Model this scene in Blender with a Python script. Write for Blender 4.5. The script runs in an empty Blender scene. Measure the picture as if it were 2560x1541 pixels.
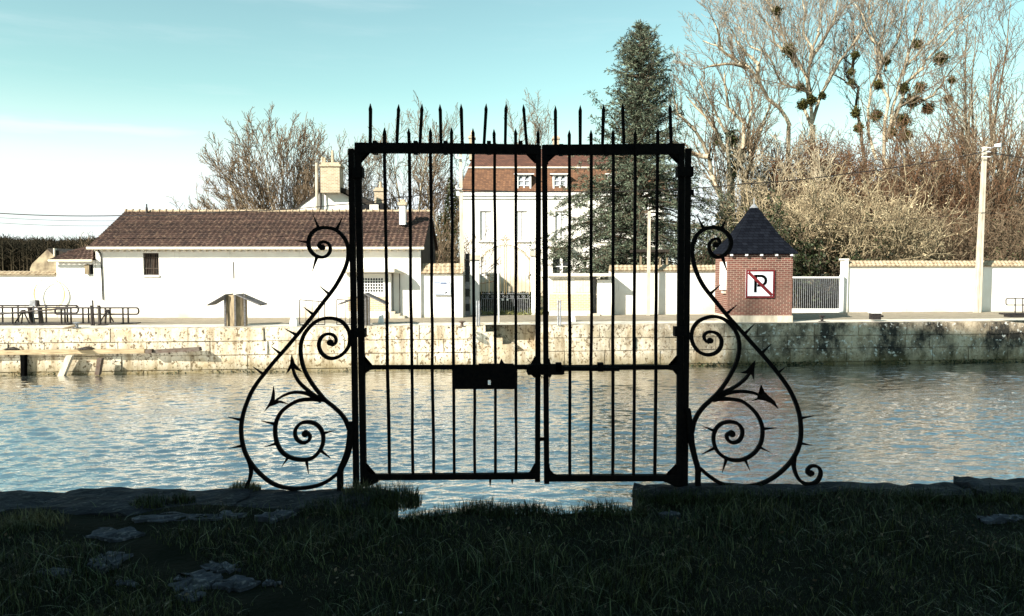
import bpy, bmesh, math, random
import numpy as np
from mathutils import Vector
random.seed(7); np.random.seed(7)
R = math.radians
S = bpy.context.scene
COL = S.collection

# ------------------------------------------------------------------ camera
F = 1950.0; TH = R(3.243); EYE = Vector((0, 0, 1.6))
cd = bpy.data.cameras.new('camera'); cam = bpy.data.objects.new('camera', cd); COL.objects.link(cam)
cam.location = EYE; cam.rotation_euler = (R(90) - TH, 0, 0)
cd.sensor_width = 36; cd.lens = F / 2560 * 36; cd.clip_start = .05; cd.clip_end = 3000
S.camera = cam
# ------------------------------------------------------------------ world and sun
SUN_EL, SUN_AZ = R(31), R(230)
w = bpy.data.worlds.new('World'); S.world = w; w.use_nodes = True
nt = w.node_tree; N = nt.nodes; L = nt.links; N.clear()
out = N.new('ShaderNodeOutputWorld'); bg = N.new('ShaderNodeBackground'); sky = N.new('ShaderNodeTexSky')
sky.sky_type = 'NISHITA'; sky.sun_disc = False; sky.sun_elevation = SUN_EL; sky.sun_rotation = SUN_AZ
sky.air_density = 1.0; sky.dust_density = .3; sky.ozone_density = 1.0
def nd(t, **k):
    x = N.new(t)
    for a, b in k.items(): setattr(x, a, b)
    return x
def mth(op, a, b=None, c=None):
    x = nd('ShaderNodeMath', operation=op)
    for q, v in enumerate((a, b, c)):
        if v is None: continue
        if isinstance(v, (int, float)): x.inputs[q].default_value = v
        else: L.new(v, x.inputs[q])
    return x.outputs[0]
def mrange(v, a, b, c=0, d=1):
    x = nd('ShaderNodeMapRange'); x.interpolation_type = 'SMOOTHSTEP'; L.new(v, x.inputs[0])
    for q, u in enumerate((a, b, c, d)): x.inputs[q + 1].default_value = u
    return x.outputs[0]
tc = nd('ShaderNodeTexCoord'); mp = nd('ShaderNodeMapping'); mp.inputs['Scale'].default_value = (1.6, 1.6, 14)
nz = nd('ShaderNodeTexNoise'); nz.inputs['Scale'].default_value = 1.5; nz.inputs['Detail'].default_value = 7; nz.inputs['Roughness'].default_value = .55
sx = nd('ShaderNodeSeparateXYZ'); L.new(tc.outputs['Generated'], mp.inputs[0]); L.new(mp.outputs[0], nz.inputs['Vector']); L.new(tc.outputs['Generated'], sx.inputs[0])
veil = mth('MULTIPLY', mrange(sx.outputs[2], .215, .07), mrange(nz.outputs[0], .25, .62, .7, 1.0))          # thin high cloud thickening towards the horizon
dz_ = mth('ABSOLUTE', mth('SUBTRACT', mth('SUBTRACT', sx.outputs[2], .153), mth('MULTIPLY', mth('SUBTRACT', nz.outputs[0], .5), .09)))
streak = mth('MULTIPLY', mth('MULTIPLY', mrange(dz_, .022, .001), mrange(sx.outputs[0], -.28, -.42)), .65)   # the low cirrus streak on the left
wisps = mth('MULTIPLY', mrange(nz.outputs[0], .50, .78), .25)
cl = mth('MAXIMUM', mth('MAXIMUM', veil, streak), wisps)
tint = nd('ShaderNodeMixRGB', blend_type='MULTIPLY'); tint.inputs[0].default_value = 1; tint.inputs[2].default_value = (.97, 1.135, .81, 1)
mix = nd('ShaderNodeMixRGB'); mix.inputs[2].default_value = (4.9, 5.3, 5.5, 1)
L.new(sky.outputs[0], tint.inputs[1]); L.new(tint.outputs[0], mix.inputs[1]); L.new(cl, mix.inputs[0])
L.new(mix.outputs[0], bg.inputs[0]); L.new(bg.outputs[0], out.inputs[0]); bg.inputs[1].default_value = .09
sd = bpy.data.lights.new('sun', 'SUN'); sd.energy = 4.9; sd.angle = R(.5); sd.color = (1, .94, .84)
so = bpy.data.objects.new('sun', sd); COL.objects.link(so)
sdir = Vector((math.sin(SUN_AZ) * math.cos(SUN_EL), math.cos(SUN_AZ) * math.cos(SUN_EL), math.sin(SUN_EL)))
so.rotation_euler = sdir.to_track_quat('Z', 'Y').to_euler()
S.view_settings.view_transform = 'Standard'; S.view_settings.look = 'None'; S.view_settings.exposure = 1.27; S.view_settings.gamma = 1

# ------------------------------------------------------------------ pixel -> world
def P(px, py, Y):
    r = (px - 1280) / F; u = -(py - 770.5) / F
    d = Vector((r, math.cos(TH) + u * math.sin(TH), -math.sin(TH) + u * math.cos(TH)))
    return EYE + d * (Y / d.y)
def G(px, py, z):
    d = P(px, py, 1.0) - EYE
    return EYE + d * ((z - 1.6) / d.z)
ZF = -.86      # far quay level
ZW = -2.60     # water level
ZN = 0.0       # near bank level

# ------------------------------------------------------------------ materials
def mat(name, c1, c2=None, scale=4, rough=.8, bump=0, bscale=25, spec=.3, metal=0, stretch=(1, 1, 1), rand=0, lo=.35, hi=.65, c3=None, s3=1, detail=6, p3=(.55, .7)):
    m = bpy.data.materials.new(name); m.use_nodes = True; n = m.node_tree.nodes; l = m.node_tree.links
    b = n['Principled BSDF']; b.inputs['Roughness'].default_value = rough; b.inputs['Metallic'].default_value = metal
    b.inputs['Specular IOR Level'].default_value = spec
    t = n.new('ShaderNodeTexCoord'); mp = n.new('ShaderNodeMapping'); mp.inputs['Scale'].default_value = stretch
    l.new(t.outputs['Object'], mp.inputs[0])
    nz = n.new('ShaderNodeTexNoise'); nz.inputs['Scale'].default_value = scale; nz.inputs['Detail'].default_value = detail
    l.new(mp.outputs[0], nz.inputs['Vector'])
    r = n.new('ShaderNodeValToRGB'); r.color_ramp.elements[0].position = lo; r.color_ramp.elements[1].position = hi
    r.color_ramp.elements[0].color = (*c1, 1); r.color_ramp.elements[1].color = (*(c2 or [x * .75 for x in c1]), 1)
    l.new(nz.outputs[0], r.inputs[0]); cur = r.outputs[0]
    if c3:
        n3 = n.new('ShaderNodeTexNoise'); n3.inputs['Scale'].default_value = s3; n3.inputs['Detail'].default_value = 8; l.new(mp.outputs[0], n3.inputs['Vector'])
        r3 = n.new('ShaderNodeValToRGB'); r3.color_ramp.elements[0].position = p3[0]; r3.color_ramp.elements[1].position = p3[1]; l.new(n3.outputs[0], r3.inputs[0])
        mx = n.new('ShaderNodeMixRGB'); l.new(r3.outputs[0], mx.inputs[0]); l.new(cur, mx.inputs[1]); mx.inputs[2].default_value = (*c3, 1); cur = mx.outputs[0]
    if rand:
        g = n.new('ShaderNodeNewGeometry'); mr = n.new('ShaderNodeMapRange'); mr.inputs[3].default_value = 1 - rand; mr.inputs[4].default_value = 1 + rand
        l.new(g.outputs['Random Per Island'], mr.inputs[0]); h = n.new('ShaderNodeHueSaturation'); l.new(cur, h.inputs['Color']); l.new(mr.outputs[0], h.inputs['Value']); cur = h.outputs[0]
    l.new(cur, b.inputs['Base Color'])
    if bump:
        nb = n.new('ShaderNodeTexNoise'); nb.inputs['Scale'].default_value = bscale; nb.inputs['Detail'].default_value = 5; l.new(mp.outputs[0], nb.inputs['Vector'])
        bp = n.new('ShaderNodeBump'); bp.inputs['Strength'].default_value = bump; bp.inputs['Distance'].default_value = .02; l.new(nb.outputs[0], bp.inputs['Height']); l.new(bp.outputs[0], b.inputs['Normal'])
    return m
def brick_mat(name, c1, c2, mortar, bw, rh, mo, rough=.85, off=.5, stain=None):
    m = mat(name, c1, c2, 6, rough); n = m.node_tree.nodes; l = m.node_tree.links; b = n['Principled BSDF']
    t = n.new('ShaderNodeTexCoord'); s = n.new('ShaderNodeSeparateXYZ'); l.new(t.outputs['Object'], s.inputs[0])
    a = n.new('ShaderNodeMath'); a.operation = 'ADD'; l.new(s.outputs[0], a.inputs[0]); l.new(s.outputs[1], a.inputs[1])
    c = n.new('ShaderNodeCombineXYZ'); l.new(a.outputs[0], c.inputs[0]); l.new(s.outputs[2], c.inputs[1])
    k = n.new('ShaderNodeTexBrick'); k.inputs['Scale'].default_value = 1; k.inputs['Brick Width'].default_value = bw; k.inputs['Row Height'].default_value = rh
    k.inputs['Mortar Size'].default_value = mo; k.inputs['Mortar Smooth'].default_value = .2; k.inputs['Color1'].default_value = (*c1, 1); k.inputs['Color2'].default_value = (*c2, 1)
    k.inputs['Mortar'].default_value = (*mortar, 1); k.offset = off; l.new(c.outputs[0], k.inputs['Vector'])
    nz = n.new('ShaderNodeTexNoise'); nz.inputs['Scale'].default_value = 3; nz.inputs['Detail'].default_value = 5; l.new(t.outputs['Object'], nz.inputs['Vector'])
    mr = n.new('ShaderNodeMapRange'); mr.inputs[3].default_value = .72; mr.inputs[4].default_value = 1.25; l.new(nz.outputs[0], mr.inputs[0])
    h = n.new('ShaderNodeHueSaturation'); l.new(k.outputs[0], h.inputs['Color']); l.new(mr.outputs[0], h.inputs['Value']); l.new(h.outputs[0], b.inputs['Base Color'])
    bp = n.new('ShaderNodeBump'); bp.inputs['Strength'].default_value = .5; bp.inputs['Distance'].default_value = .01; bp.invert = True; l.new(k.outputs[1], bp.inputs['Height']); l.new(bp.outputs[0], b.inputs['Normal'])
    return m
M = {}
M['iron'] = mat('black_iron', (.003, .003, .0035), (.008, .006, .005), 30, .8, .3, 60, .05)
M['steel'] = mat('dark_steel', (.014, .014, .016), (.045, .034, .027), 14, .6, .2, 40, .3, .2)
M['galv'] = mat('grey_metal', (.30, .31, .33), (.2, .2, .2), 9, .5, .1, 40, .5, .3)
M['white'] = mat('white_render', (.84, .81, .75), (.78, .74, .67), 1.2, .9, .25, 18, .2, c3=(.70, .66, .58), s3=.8, p3=(.60, .80))
def damp(m):      # tan rising damp at the foot of rendered walls
    n = m.node_tree.nodes; l = m.node_tree.links; b = n['Principled BSDF']; base = b.inputs['Base Color'].links[0].from_socket
    t = n.new('ShaderNodeTexCoord'); s_ = n.new('ShaderNodeSeparateXYZ'); l.new(t.outputs['Object'], s_.inputs[0]); z = n.new('ShaderNodeTexNoise'); z.inputs['Scale'].default_value = .7; z.inputs['Detail'].default_value = 7; l.new(t.outputs['Object'], z.inputs['Vector'])
    a = n.new('ShaderNodeMath'); a.operation = 'MULTIPLY_ADD'; l.new(z.outputs[0], a.inputs[0]); a.inputs[1].default_value = -2.4; l.new(s_.outputs[2], a.inputs[2])
    r = n.new('ShaderNodeMapRange'); r.inputs[1].default_value = -.75; r.inputs[2].default_value = -1.5; r.inputs[4].default_value = .75; l.new(a.outputs[0], r.inputs[0])
    k = n.new('ShaderNodeMixRGB'); l.new(r.outputs[0], k.inputs[0]); l.new(base, k.inputs[1]); k.inputs[2].default_value = (.46, .37, .24, 1)
    mp = n.new('ShaderNodeMapping'); mp.inputs['Scale'].default_value = (4, 4, .5); l.new(t.outputs['Object'], mp.inputs[0]); z2 = n.new('ShaderNodeTexNoise'); z2.inputs['Scale'].default_value = 1.1; z2.inputs['Detail'].default_value = 9; z2.inputs['Roughness'].default_value = .7; l.new(mp.outputs[0], z2.inputs['Vector'])
    r2 = n.new('ShaderNodeMapRange'); r2.inputs[1].default_value = .60; r2.inputs[2].default_value = .74; r2.inputs[4].default_value = .7; l.new(z2.outputs[0], r2.inputs[0]); k2 = n.new('ShaderNodeMixRGB'); l.new(r2.outputs[0], k2.inputs[0]); l.new(k.outputs[0], k2.inputs[1]); k2.inputs[2].default_value = (.36, .31, .24, 1); l.new(k2.outputs[0], b.inputs['Base Color'])
damp(M['white'])
M['whitegate'] = mat('white_paint', (.80, .80, .78), (.70, .69, .66), 6, .5)
M['cream'] = mat('cream_paint', (.72, .66, .54), (.62, .55, .43), 5, .8)
M['concrete'] = mat('pale_concrete', (.56, .50, .40), (.40, .35, .27), 6, .9, .3, 30, stretch=(1, 1, .3))
M['tile'] = mat('clay_tile', (.088, .052, .040), (.048, .031, .026), 2.5, .9, .4, 40, .2, rand=.35, c3=(.24, .16, .11), s3=7, p3=(.52, .75))
M['tile_pale'] = mat('pale_tile', (.46, .38, .26), (.30, .22, .14), 5, .95, .5, 30, .2, c3=(.12, .08, .05), s3=9, p3=(.58, .68))
M['ochre_tile'] = brick_mat('ochre_flat_tile', (.20, .10, .052), (.11, .055, .032), (.10, .05, .03), .22, .14, .018)
M['brown_tile'] = brick_mat('brown_flat_tile', (.15, .065, .04), (.085, .04, .028), (.04, .02, .015), .22, .14, .016)
M['slate0'] = brick_mat('blue_slate', (.004, .005, .008), (.009, .011, .016), (.002, .002, .003), .22, .12, .008, .9)
M['slate'] = M['slate0']; M['slate'].node_tree.nodes['Principled BSDF'].inputs['Specular IOR Level'].default_value = .03
M['brick'] = brick_mat('red_brick', (.165, .055, .040), (.095, .036, .028), (.32, .24, .18), .25, .085, .0105)
M['brick_pale'] = brick_mat('buff_brick', (.60, .44, .26), (.50, .36, .22), (.62, .56, .45), .24, .085, .012)
M['chim'] = brick_mat('chimney_brick', (.47, .37, .24), (.30, .22, .14), (.52, .45, .34), .24, .09, .016)
M['dark'] = mat('dark_void', (.008, .008, .009), None, 5, .9)
M['glass'] = mat('window_glass', (.03, .035, .04), (.05, .055, .06), 3, .15, spec=.6)
M['wood'] = mat('weathered_wood', (.34, .27, .17), (.13, .10, .065), 5, .85, .5, 20, .2, stretch=(4, 4, .5))
M['woodgrey'] = mat('grey_wood', (.13, .125, .125), (.07, .065, .06), 6, .8, .4, 20, .2, stretch=(1, 4, 4))
M['wooddark'] = mat('dark_wood', (.022, .018, .015), (.045, .035, .025), 4, .85, .4, 20, .2, stretch=(4, 1, .4))
M['beam'] = mat('timber_beam', (.46, .36, .22), (.28, .21, .12), 4, .85, .4, 20, .2, stretch=(.4, 4, 4))
M['rust'] = mat('rusty_steel', (.075, .045, .03), (.12, .10, .08), 5, .8, .3, 30)
M['road'] = mat('road_gravel', (.27, .23, .17), (.20, .17, .125), 3, .95, .6, 40, .2, c3=(.33, .30, .22), s3=12)
M['paving'] = mat('quay_paving', (.66, .62, .53), (.48, .44, .36), 2.5, .95, .5, 30, .2, c3=(.13, .11, .08), s3=6, p3=(.60, .72))
M['earth'] = mat('bare_earth', (.16, .13, .08), (.08, .08, .04), 1.5, .95, .5, 15)
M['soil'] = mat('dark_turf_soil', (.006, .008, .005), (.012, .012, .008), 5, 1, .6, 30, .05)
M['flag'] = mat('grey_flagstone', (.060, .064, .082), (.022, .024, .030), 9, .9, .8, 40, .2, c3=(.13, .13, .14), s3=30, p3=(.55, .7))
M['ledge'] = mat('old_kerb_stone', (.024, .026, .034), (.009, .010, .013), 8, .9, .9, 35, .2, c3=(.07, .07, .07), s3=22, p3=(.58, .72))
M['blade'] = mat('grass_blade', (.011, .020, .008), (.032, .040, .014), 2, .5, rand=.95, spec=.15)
M['straw'] = mat('dry_blade', (.12, .11, .055), (.035, .045, .02), 3, .7, rand=.5, spec=.15)
M['bark'] = mat('pale_bark', (.48, .41, .29), (.26, .21, .14), 1.2, .9, rand=.35, spec=.1)
M['bark_mid'] = mat('mid_bark', (.33, .27, .20), (.19, .15, .11), 1.2, .9, rand=.35, spec=.1)
M['bark_br'] = mat('brown_bark', (.21, .155, .10), (.12, .085, .055), 1.2, .9, rand=.4, spec=.1)
M['bark_dk'] = mat('dark_bark', (.12, .095, .065), (.06, .045, .03), 1.5, .9, rand=.4, spec=.1)
M['russet'] = mat('russet_twigs', (.185, .105, .06), (.10, .058, .034), 1.0, .9, rand=.5, spec=.1)
M['creamtwig'] = mat('cream_catkin', (.46, .38, .24), (.17, .125, .075), 1.3, .9, rand=.45, spec=.1)
M['ivy'] = mat('ivy_leaf', (.05, .062, .018), (.025, .033, .010), 1.5, .6, rand=.5, spec=.3)
M['evergreen'] = mat('dark_leaf', (.028, .038, .012), (.015, .022, .008), 1.5, .6, rand=.5, spec=.3)
M['mistle'] = mat('mistletoe_leaf', (.085, .075, .018), (.05, .045, .012), 1.5, .7, rand=.4, spec=.2)
M['needle'] = mat('blue_green_needle', (.125, .15, .095), (.045, .06, .042), .9, .7, rand=.6, spec=.2)
M['woodland'] = mat('brown_woodland', (.045, .034, .02), (.025, .022, .014), .1, .95, rand=.5, spec=.1)
M['red'] = mat('red_paint', (.15, .010, .012), None, 5, .5); M['signwhite'] = mat('sign_white', (.72, .74, .78), (.68, .70, .74), 3, .5)
M['black'] = mat('black_paint', (.003, .003, .003), None, 5, .9, spec=0)
M['blue'] = mat('blue_print', (.04, .09, .20), None, 5, .5)
M['gold'] = mat('gilt_iron', (.30, .22, .10), (.17, .12, .06), 8, .6)
M['hose'] = mat('yellow_hose', (.66, .53, .26), None, 8, .6)
M['checkgrey'] = mat('grey_stone_band', (.20, .20, .21), (.14, .14, .15), 9, .8)
M['checkblack'] = mat('black_stone_band', (.015, .015, .016), (.03, .03, .03), 9, .8)
M['rope'] = mat('old_rope', (.20, .16, .11), None, 20, .9)
M['petal'] = mat('white_petal', (.45, .47, .5), None, 5, .6); M['yolk'] = mat('yellow_centre', (.3, .2, .02), None, 5, .6)
# quay stone: speckled limestone, darker tint and blotches towards the right end
def quay_mat():
    m = mat('quay_stone', (.68, .62, .50), (.50, .42, .29), 1.6, .95, .8, 16, .2); n = m.node_tree.nodes; l = m.node_tree.links; b = n['Principled BSDF']
    base = b.inputs['Base Color'].links[0].from_socket
    t = n.new('ShaderNodeTexCoord'); s = n.new('ShaderNodeSeparateXYZ'); l.new(t.outputs['Object'], s.inputs[0])
    def noise(sc, st, det=8, r=.6):
        mp = n.new('ShaderNodeMapping'); mp.inputs['Scale'].default_value = st; l.new(t.outputs['Object'], mp.inputs[0])
        z = n.new('ShaderNodeTexNoise'); z.inputs['Scale'].default_value = sc; z.inputs['Detail'].default_value = det; z.inputs['Roughness'].default_value = r; l.new(mp.outputs[0], z.inputs['Vector']); return z.outputs[0]
    def ramp(v, a, c):
        r = n.new('ShaderNodeMapRange'); r.inputs[1].default_value = a; r.inputs[2].default_value = c; l.new(v, r.inputs[0]); return r.outputs[0]
    def mul(a, c):
        k = n.new('ShaderNodeMath'); k.operation = 'MULTIPLY'; l.new(a, k.inputs[0])
        if isinstance(c, float): k.inputs[1].default_value = c
        else: l.new(c, k.inputs[1])
        return k.outputs[0]
    def mx(f, a, c):
        k = n.new('ShaderNodeMixRGB'); l.new(f, k.inputs[0]); l.new(a, k.inputs[1]); k.inputs[2].default_value = (*c, 1); return k.outputs[0]
    cur = mx(mul(ramp(noise(1.1, (1, 1, 1.6)), .55, .75), .8), base, (.40, .30, .16))
    cur = mx(ramp(noise(8, (1, 1, .8), 5), .56, .62), cur, (.15, .11, .07)); cur = mx(ramp(noise(13, (1, 1, .6), 3), .60, .66), cur, (.05, .04, .03))           # pits and lichen specks
    cur = mx(mul(ramp(noise(1.6, (2.5, 1, .35)), .47, .66), .7), cur, (.22, .16, .09))   # run-off streaks
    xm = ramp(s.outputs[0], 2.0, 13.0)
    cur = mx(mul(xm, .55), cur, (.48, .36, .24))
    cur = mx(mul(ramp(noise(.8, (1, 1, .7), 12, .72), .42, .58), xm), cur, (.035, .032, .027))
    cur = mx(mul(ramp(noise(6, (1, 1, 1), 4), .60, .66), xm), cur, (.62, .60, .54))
    wl = ramp(s.outputs[2], -1.15, -1.74)
    cur = mx(mul(wl, .8), cur, (.11, .085, .03))
    l.new(cur, b.inputs['Base Color']); return m
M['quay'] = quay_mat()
def water_mat():
    m = bpy.data.materials.new('canal_water'); m.use_nodes = True; n = m.node_tree.nodes; l = m.node_tree.links; b = n['Principled BSDF']
    b.inputs['Base Color'].default_value = (.06, .07, .065, 1); b.inputs['Roughness'].default_value = .06; b.inputs['IOR'].default_value = 3.0
    t = n.new('ShaderNodeTexCoord'); prev = None
    for sc, st, dist, strength, det, rot in ((1.1, (.55, 1.3, 1), .02, 1.0, 3, .15), (3.0, (.5, 1.35, 1), .03, 1.0, 3, -.22), (9, (.6, 1.2, 1), .030, 1.0, 3, .12)):
        mp = n.new('ShaderNodeMapping'); mp.inputs['Scale'].default_value = st; mp.inputs['Rotation'].default_value = (0, 0, rot); l.new(t.outputs['Object'], mp.inputs[0])
        z = n.new('ShaderNodeTexNoise'); z.inputs['Scale'].default_value = sc; z.inputs['Detail'].default_value = det; z.inputs['Distortion'].default_value = .6; l.new(mp.outputs[0], z.inputs['Vector'])
        bp = n.new('ShaderNodeBump'); bp.inputs['Strength'].default_value = strength; bp.inputs['Distance'].default_value = dist; l.new(z.outputs[0], bp.inputs['Height'])
        if prev: l.new(prev, bp.inputs['Normal'])
        prev = bp.outputs[0]
    z = n.new('ShaderNodeTexNoise'); z.inputs['Scale'].default_value = .22; z.inputs['Detail'].default_value = 3; l.new(t.outputs['Object'], z.inputs['Vector'])
    r = n.new('ShaderNodeMapRange'); r.inputs[1].default_value = .38; r.inputs[2].default_value = .62; r.inputs[3].default_value = .35; r.inputs[4].default_value = 1; l.new(z.outputs[0], r.inputs[0])
    for q in n:
        if q.type == 'BUMP' and q.inputs['Distance'].default_value < .09: l.new(r.outputs[0], q.inputs['Strength'])   # calm and ruffled patches
    l.new(prev, b.inputs['Normal']); gsh = n.new('ShaderNodeBsdfGlossy'); gsh.inputs['Roughness'].default_value = .04; gsh.inputs['Color'].default_value = (.95, .95, .95, 1); l.new(prev, gsh.inputs['Normal'])
    ms = n.new('ShaderNodeMixShader'); ms.inputs[0].default_value = .65; l.new(b.outputs[0], ms.inputs[1]); l.new(gsh.outputs[0], ms.inputs[2]); l.new(ms.outputs[0], n['Material Output'].inputs['Surface']); return m
M['water'] = water_mat()

# ------------------------------------------------------------------ mesh helpers
ORG = {}
def mesh(name, V, Fc, material, parent=None, loc=None, smooth=False, z_up=None):
    V = np.asarray(V, dtype=np.float32).reshape(-1, 3)
    org = ORG[parent.name] if parent else np.array(loc if loc is not None else (0, 0, 0), dtype=np.float32)
    V = V - org
    me = bpy.data.meshes.new(name)
    if isinstance(Fc, np.ndarray):
        k = Fc.shape[1]; me.vertices.add(len(V)); me.vertices.foreach_set('co', V.ravel())
        me.loops.add(Fc.size); me.loops.foreach_set('vertex_index', Fc.ravel().astype(np.int32))
        me.polygons.add(len(Fc)); me.polygons.foreach_set('loop_start', np.arange(0, Fc.size, k, dtype=np.int32)); me.update(calc_edges=True)
    else:
        me.from_pydata([tuple(v) for v in V], [], Fc); me.update()
    if smooth: me.polygons.foreach_set('use_smooth', [True] * len(me.polygons))
    me.materials.append(material)
    o = bpy.data.objects.new(name, me); COL.objects.link(o); ORG[o.name] = org
    if parent: o.parent = parent
    else: o.location = org
    return o
def tag(o, label, cat, group=None):
    o['label'] = label; o['category'] = cat
    if group: o['group'] = group
    return o
def thing(name, label, cat, loc, group=None):
    o = bpy.data.objects.new(name, None); o.empty_display_size = .2; COL.objects.link(o); o.location = loc
    ORG[o.name] = np.array(loc, dtype=np.float32); return tag(o, label, cat, group)
class MB:
    def __init__(s): s.v = []; s.f = []
    def add(s, vs, fs):
        k = len(s.v); s.v += [tuple(v) for v in vs]; s.f += [tuple(i + k for i in f) for f in fs]
    def hexa(s, a, b):   # a: 4 corners ring, b: 4 corners ring
        s.add(list(a) + list(b), [(3, 2, 1, 0), (4, 5, 6, 7), (0, 1, 5, 4), (1, 2, 6, 5), (2, 3, 7, 6), (3, 0, 4, 7)])
    def box(s, x0, x1, y0, y1, z0, z1):
        s.hexa([(x0, y0, z0), (x1, y0, z0), (x1, y1, z0), (x0, y1, z0)], [(x0, y0, z1), (x1, y0, z1), (x1, y1, z1), (x0, y1, z1)])
    def pbox(s, px0, py0, px1, py1, Y, d):
        pm = (py0 + py1) / 2; a = P(px0, pm, Y); b = P(px1, pm, Y)
        s.box(a.x, b.x, Y, Y + d, P(px0, py1, Y).z, P(px0, py0, Y).z)
    def cyl(s, p, q, r0, r1=None, n=8, cap=True):
        r1 = r0 if r1 is None else r1; p = Vector(p); q = Vector(q); d = (q - p).normalized()
        a = d.cross(Vector((0, 0, 1)) if abs(d.z) < .9 else Vector((1, 0, 0))).normalized(); b = d.cross(a)
        vs = [p + (a * math.cos(t) + b * math.sin(t)) * r0 for t in [2 * math.pi * i / n for i in range(n)]] + [q + (a * math.cos(t) + b * math.sin(t)) * r1 for t in [2 * math.pi * i / n for i in range(n)]]
        fs = [(i, (i + 1) % n, n + (i + 1) % n, n + i) for i in range(n)]
        if cap: fs += [tuple(range(n))[::-1], tuple(range(n, 2 * n))]
        s.add(vs, fs)
    def path(s, pts, r, n=6):
        for a, b in zip(pts, pts[1:]): s.cyl(a, b, r, r, n)
    def prism(s, pts, Y, d):          # outline in pixels, extruded in depth
        w3 = [P(x, y, Y) for x, y in pts]; s.prism3(w3, Vector((0, d, 0)))
    def prism3(s, w3, e):
        n = len(w3); bm = bmesh.new(); f = bm.faces.new([bm.verts.new(p) for p in w3]); bmesh.ops.triangulate(bm, faces=[f])
        bm.verts.ensure_lookup_table(); bm.verts.index_update(); tri = [[v.index for v in f.verts] for f in bm.faces]; vs = [v.co.copy() for v in bm.verts]; bm.free()
        s.add(vs + [Vector(v) + e for v in vs], tri + [tuple(i + n for i in t[::-1]) for t in tri] + [(i, (i + 1) % n, (i + 1) % n + n, i + n) for i in range(n)])
    def ribbon(s, pts, wpx, Y, d, sub=7):   # smooth flat bar through pixel points
        n = len(pts); W = wpx if isinstance(wpx, (list, tuple)) else [wpx] * n; cp = []; cw = []
        for i in range(n - 1):
            p0 = pts[max(i - 1, 0)]; p1 = pts[i]; p2 = pts[i + 1]; p3 = pts[min(i + 2, n - 1)]
            for k in range(sub):
                t = k / sub
                cp.append(tuple(.5 * (2 * p1[j] + (p2[j] - p0[j]) * t + (2 * p0[j] - 5 * p1[j] + 4 * p2[j] - p3[j]) * t * t + (3 * p1[j] - p0[j] - 3 * p2[j] + p3[j]) * t ** 3) for j in (0, 1)))
                cw.append(W[i] * (1 - t) + W[i + 1] * t)
        cp.append(tuple(pts[-1])); cw.append(W[-1]); w3 = [P(x, y, Y) for x, y in cp]; m = len(w3); vs = []
        for i in range(m):
            t = (w3[min(i + 1, m - 1)] - w3[max(i - 1, 0)]); nn = Vector((-t.z, 0, t.x)).normalized() * (cw[i] * Y / F / 2); D = Vector((0, d / 2, 0))
            vs += [w3[i] + nn - D, w3[i] - nn - D, w3[i] - nn + D, w3[i] + nn + D]
        fs = [(3, 2, 1, 0)] + [(4 * i + a, 4 * i + b, 4 * i + 4 + b, 4 * i + 4 + a) for i in range(m - 1) for a, b in ((0, 1), (1, 2), (2, 3), (3, 0))] + [(4 * m - 4, 4 * m - 3, 4 * m - 2, 4 * m - 1)]
        s.add(vs, fs)
    def openwall(s, x0, x1, z0, z1, Y, d, holes):   # wall facing -Y with rectangular openings
        xs = sorted({x0, x1, *[h[0] for h in holes], *[h[1] for h in holes]}); zs = sorted({z0, z1, *[h[2] for h in holes], *[h[3] for h in holes]})
        for za, zb in zip(zs, zs[1:]):
            run = None
            for xa, xb in zip(xs, xs[1:]):
                xm, zm = (xa + xb) / 2, (za + zb) / 2
                if any(h[0] < xm < h[1] and h[2] < zm < h[3] for h in holes):
                    if run: s.box(run[0], run[1], Y, Y + d, za, zb); run = None
                else: run = (run[0] if run else xa, xb)
            if run: s.box(run[0], run[1], Y, Y + d, za, zb)
    def obj(s, name, m, parent=None, loc=None, smooth=False):
        o = mesh(name, s.v, s.f, m, parent, loc, smooth); return o
def one(name, mb, m, label, cat, loc=None, group=None):
    if loc is None: a = np.array(mb.v); loc = (float(a[:, 0].mean()), float(a[:, 1].mean()), float(a[:, 2].min()))
    return tag(mb.obj(name, m, None, loc), label, cat, group)
def tubes(name, segs, m, parent=None, loc=None, sides=3):
    A = np.array([[*s[0], *s[1], s[2], s[3]] for s in segs], dtype=np.float32); p = A[:, :3]; q = A[:, 3:6]; r0 = A[:, 6]; r1 = A[:, 7]
    d = q - p; d /= np.linalg.norm(d, axis=1, keepdims=True) + 1e-9; ref = np.where(np.abs(d[:, 2:3]) < .9, np.array([[0, 0, 1.]]), np.array([[1., 0, 0]]))
    a = np.cross(d, ref); a /= np.linalg.norm(a, axis=1, keepdims=True); b = np.cross(d, a); n = len(A); V = np.zeros((n, 2 * sides, 3), np.float32)
    for k in range(sides):
        t = 2 * math.pi * k / sides; o = a * math.cos(t) + b * math.sin(t); V[:, k] = p + o * r0[:, None]; V[:, sides + k] = q + o * r1[:, None]
    Fq = np.array([[k, (k + 1) % sides, sides + (k + 1) % sides, sides + k] for k in range(sides)]); Fc = (Fq[None] + (np.arange(n) * 2 * sides)[:, None, None]).reshape(-1, 4)
    return mesh(name, V.reshape(-1, 3), Fc, m, parent, loc)
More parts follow.
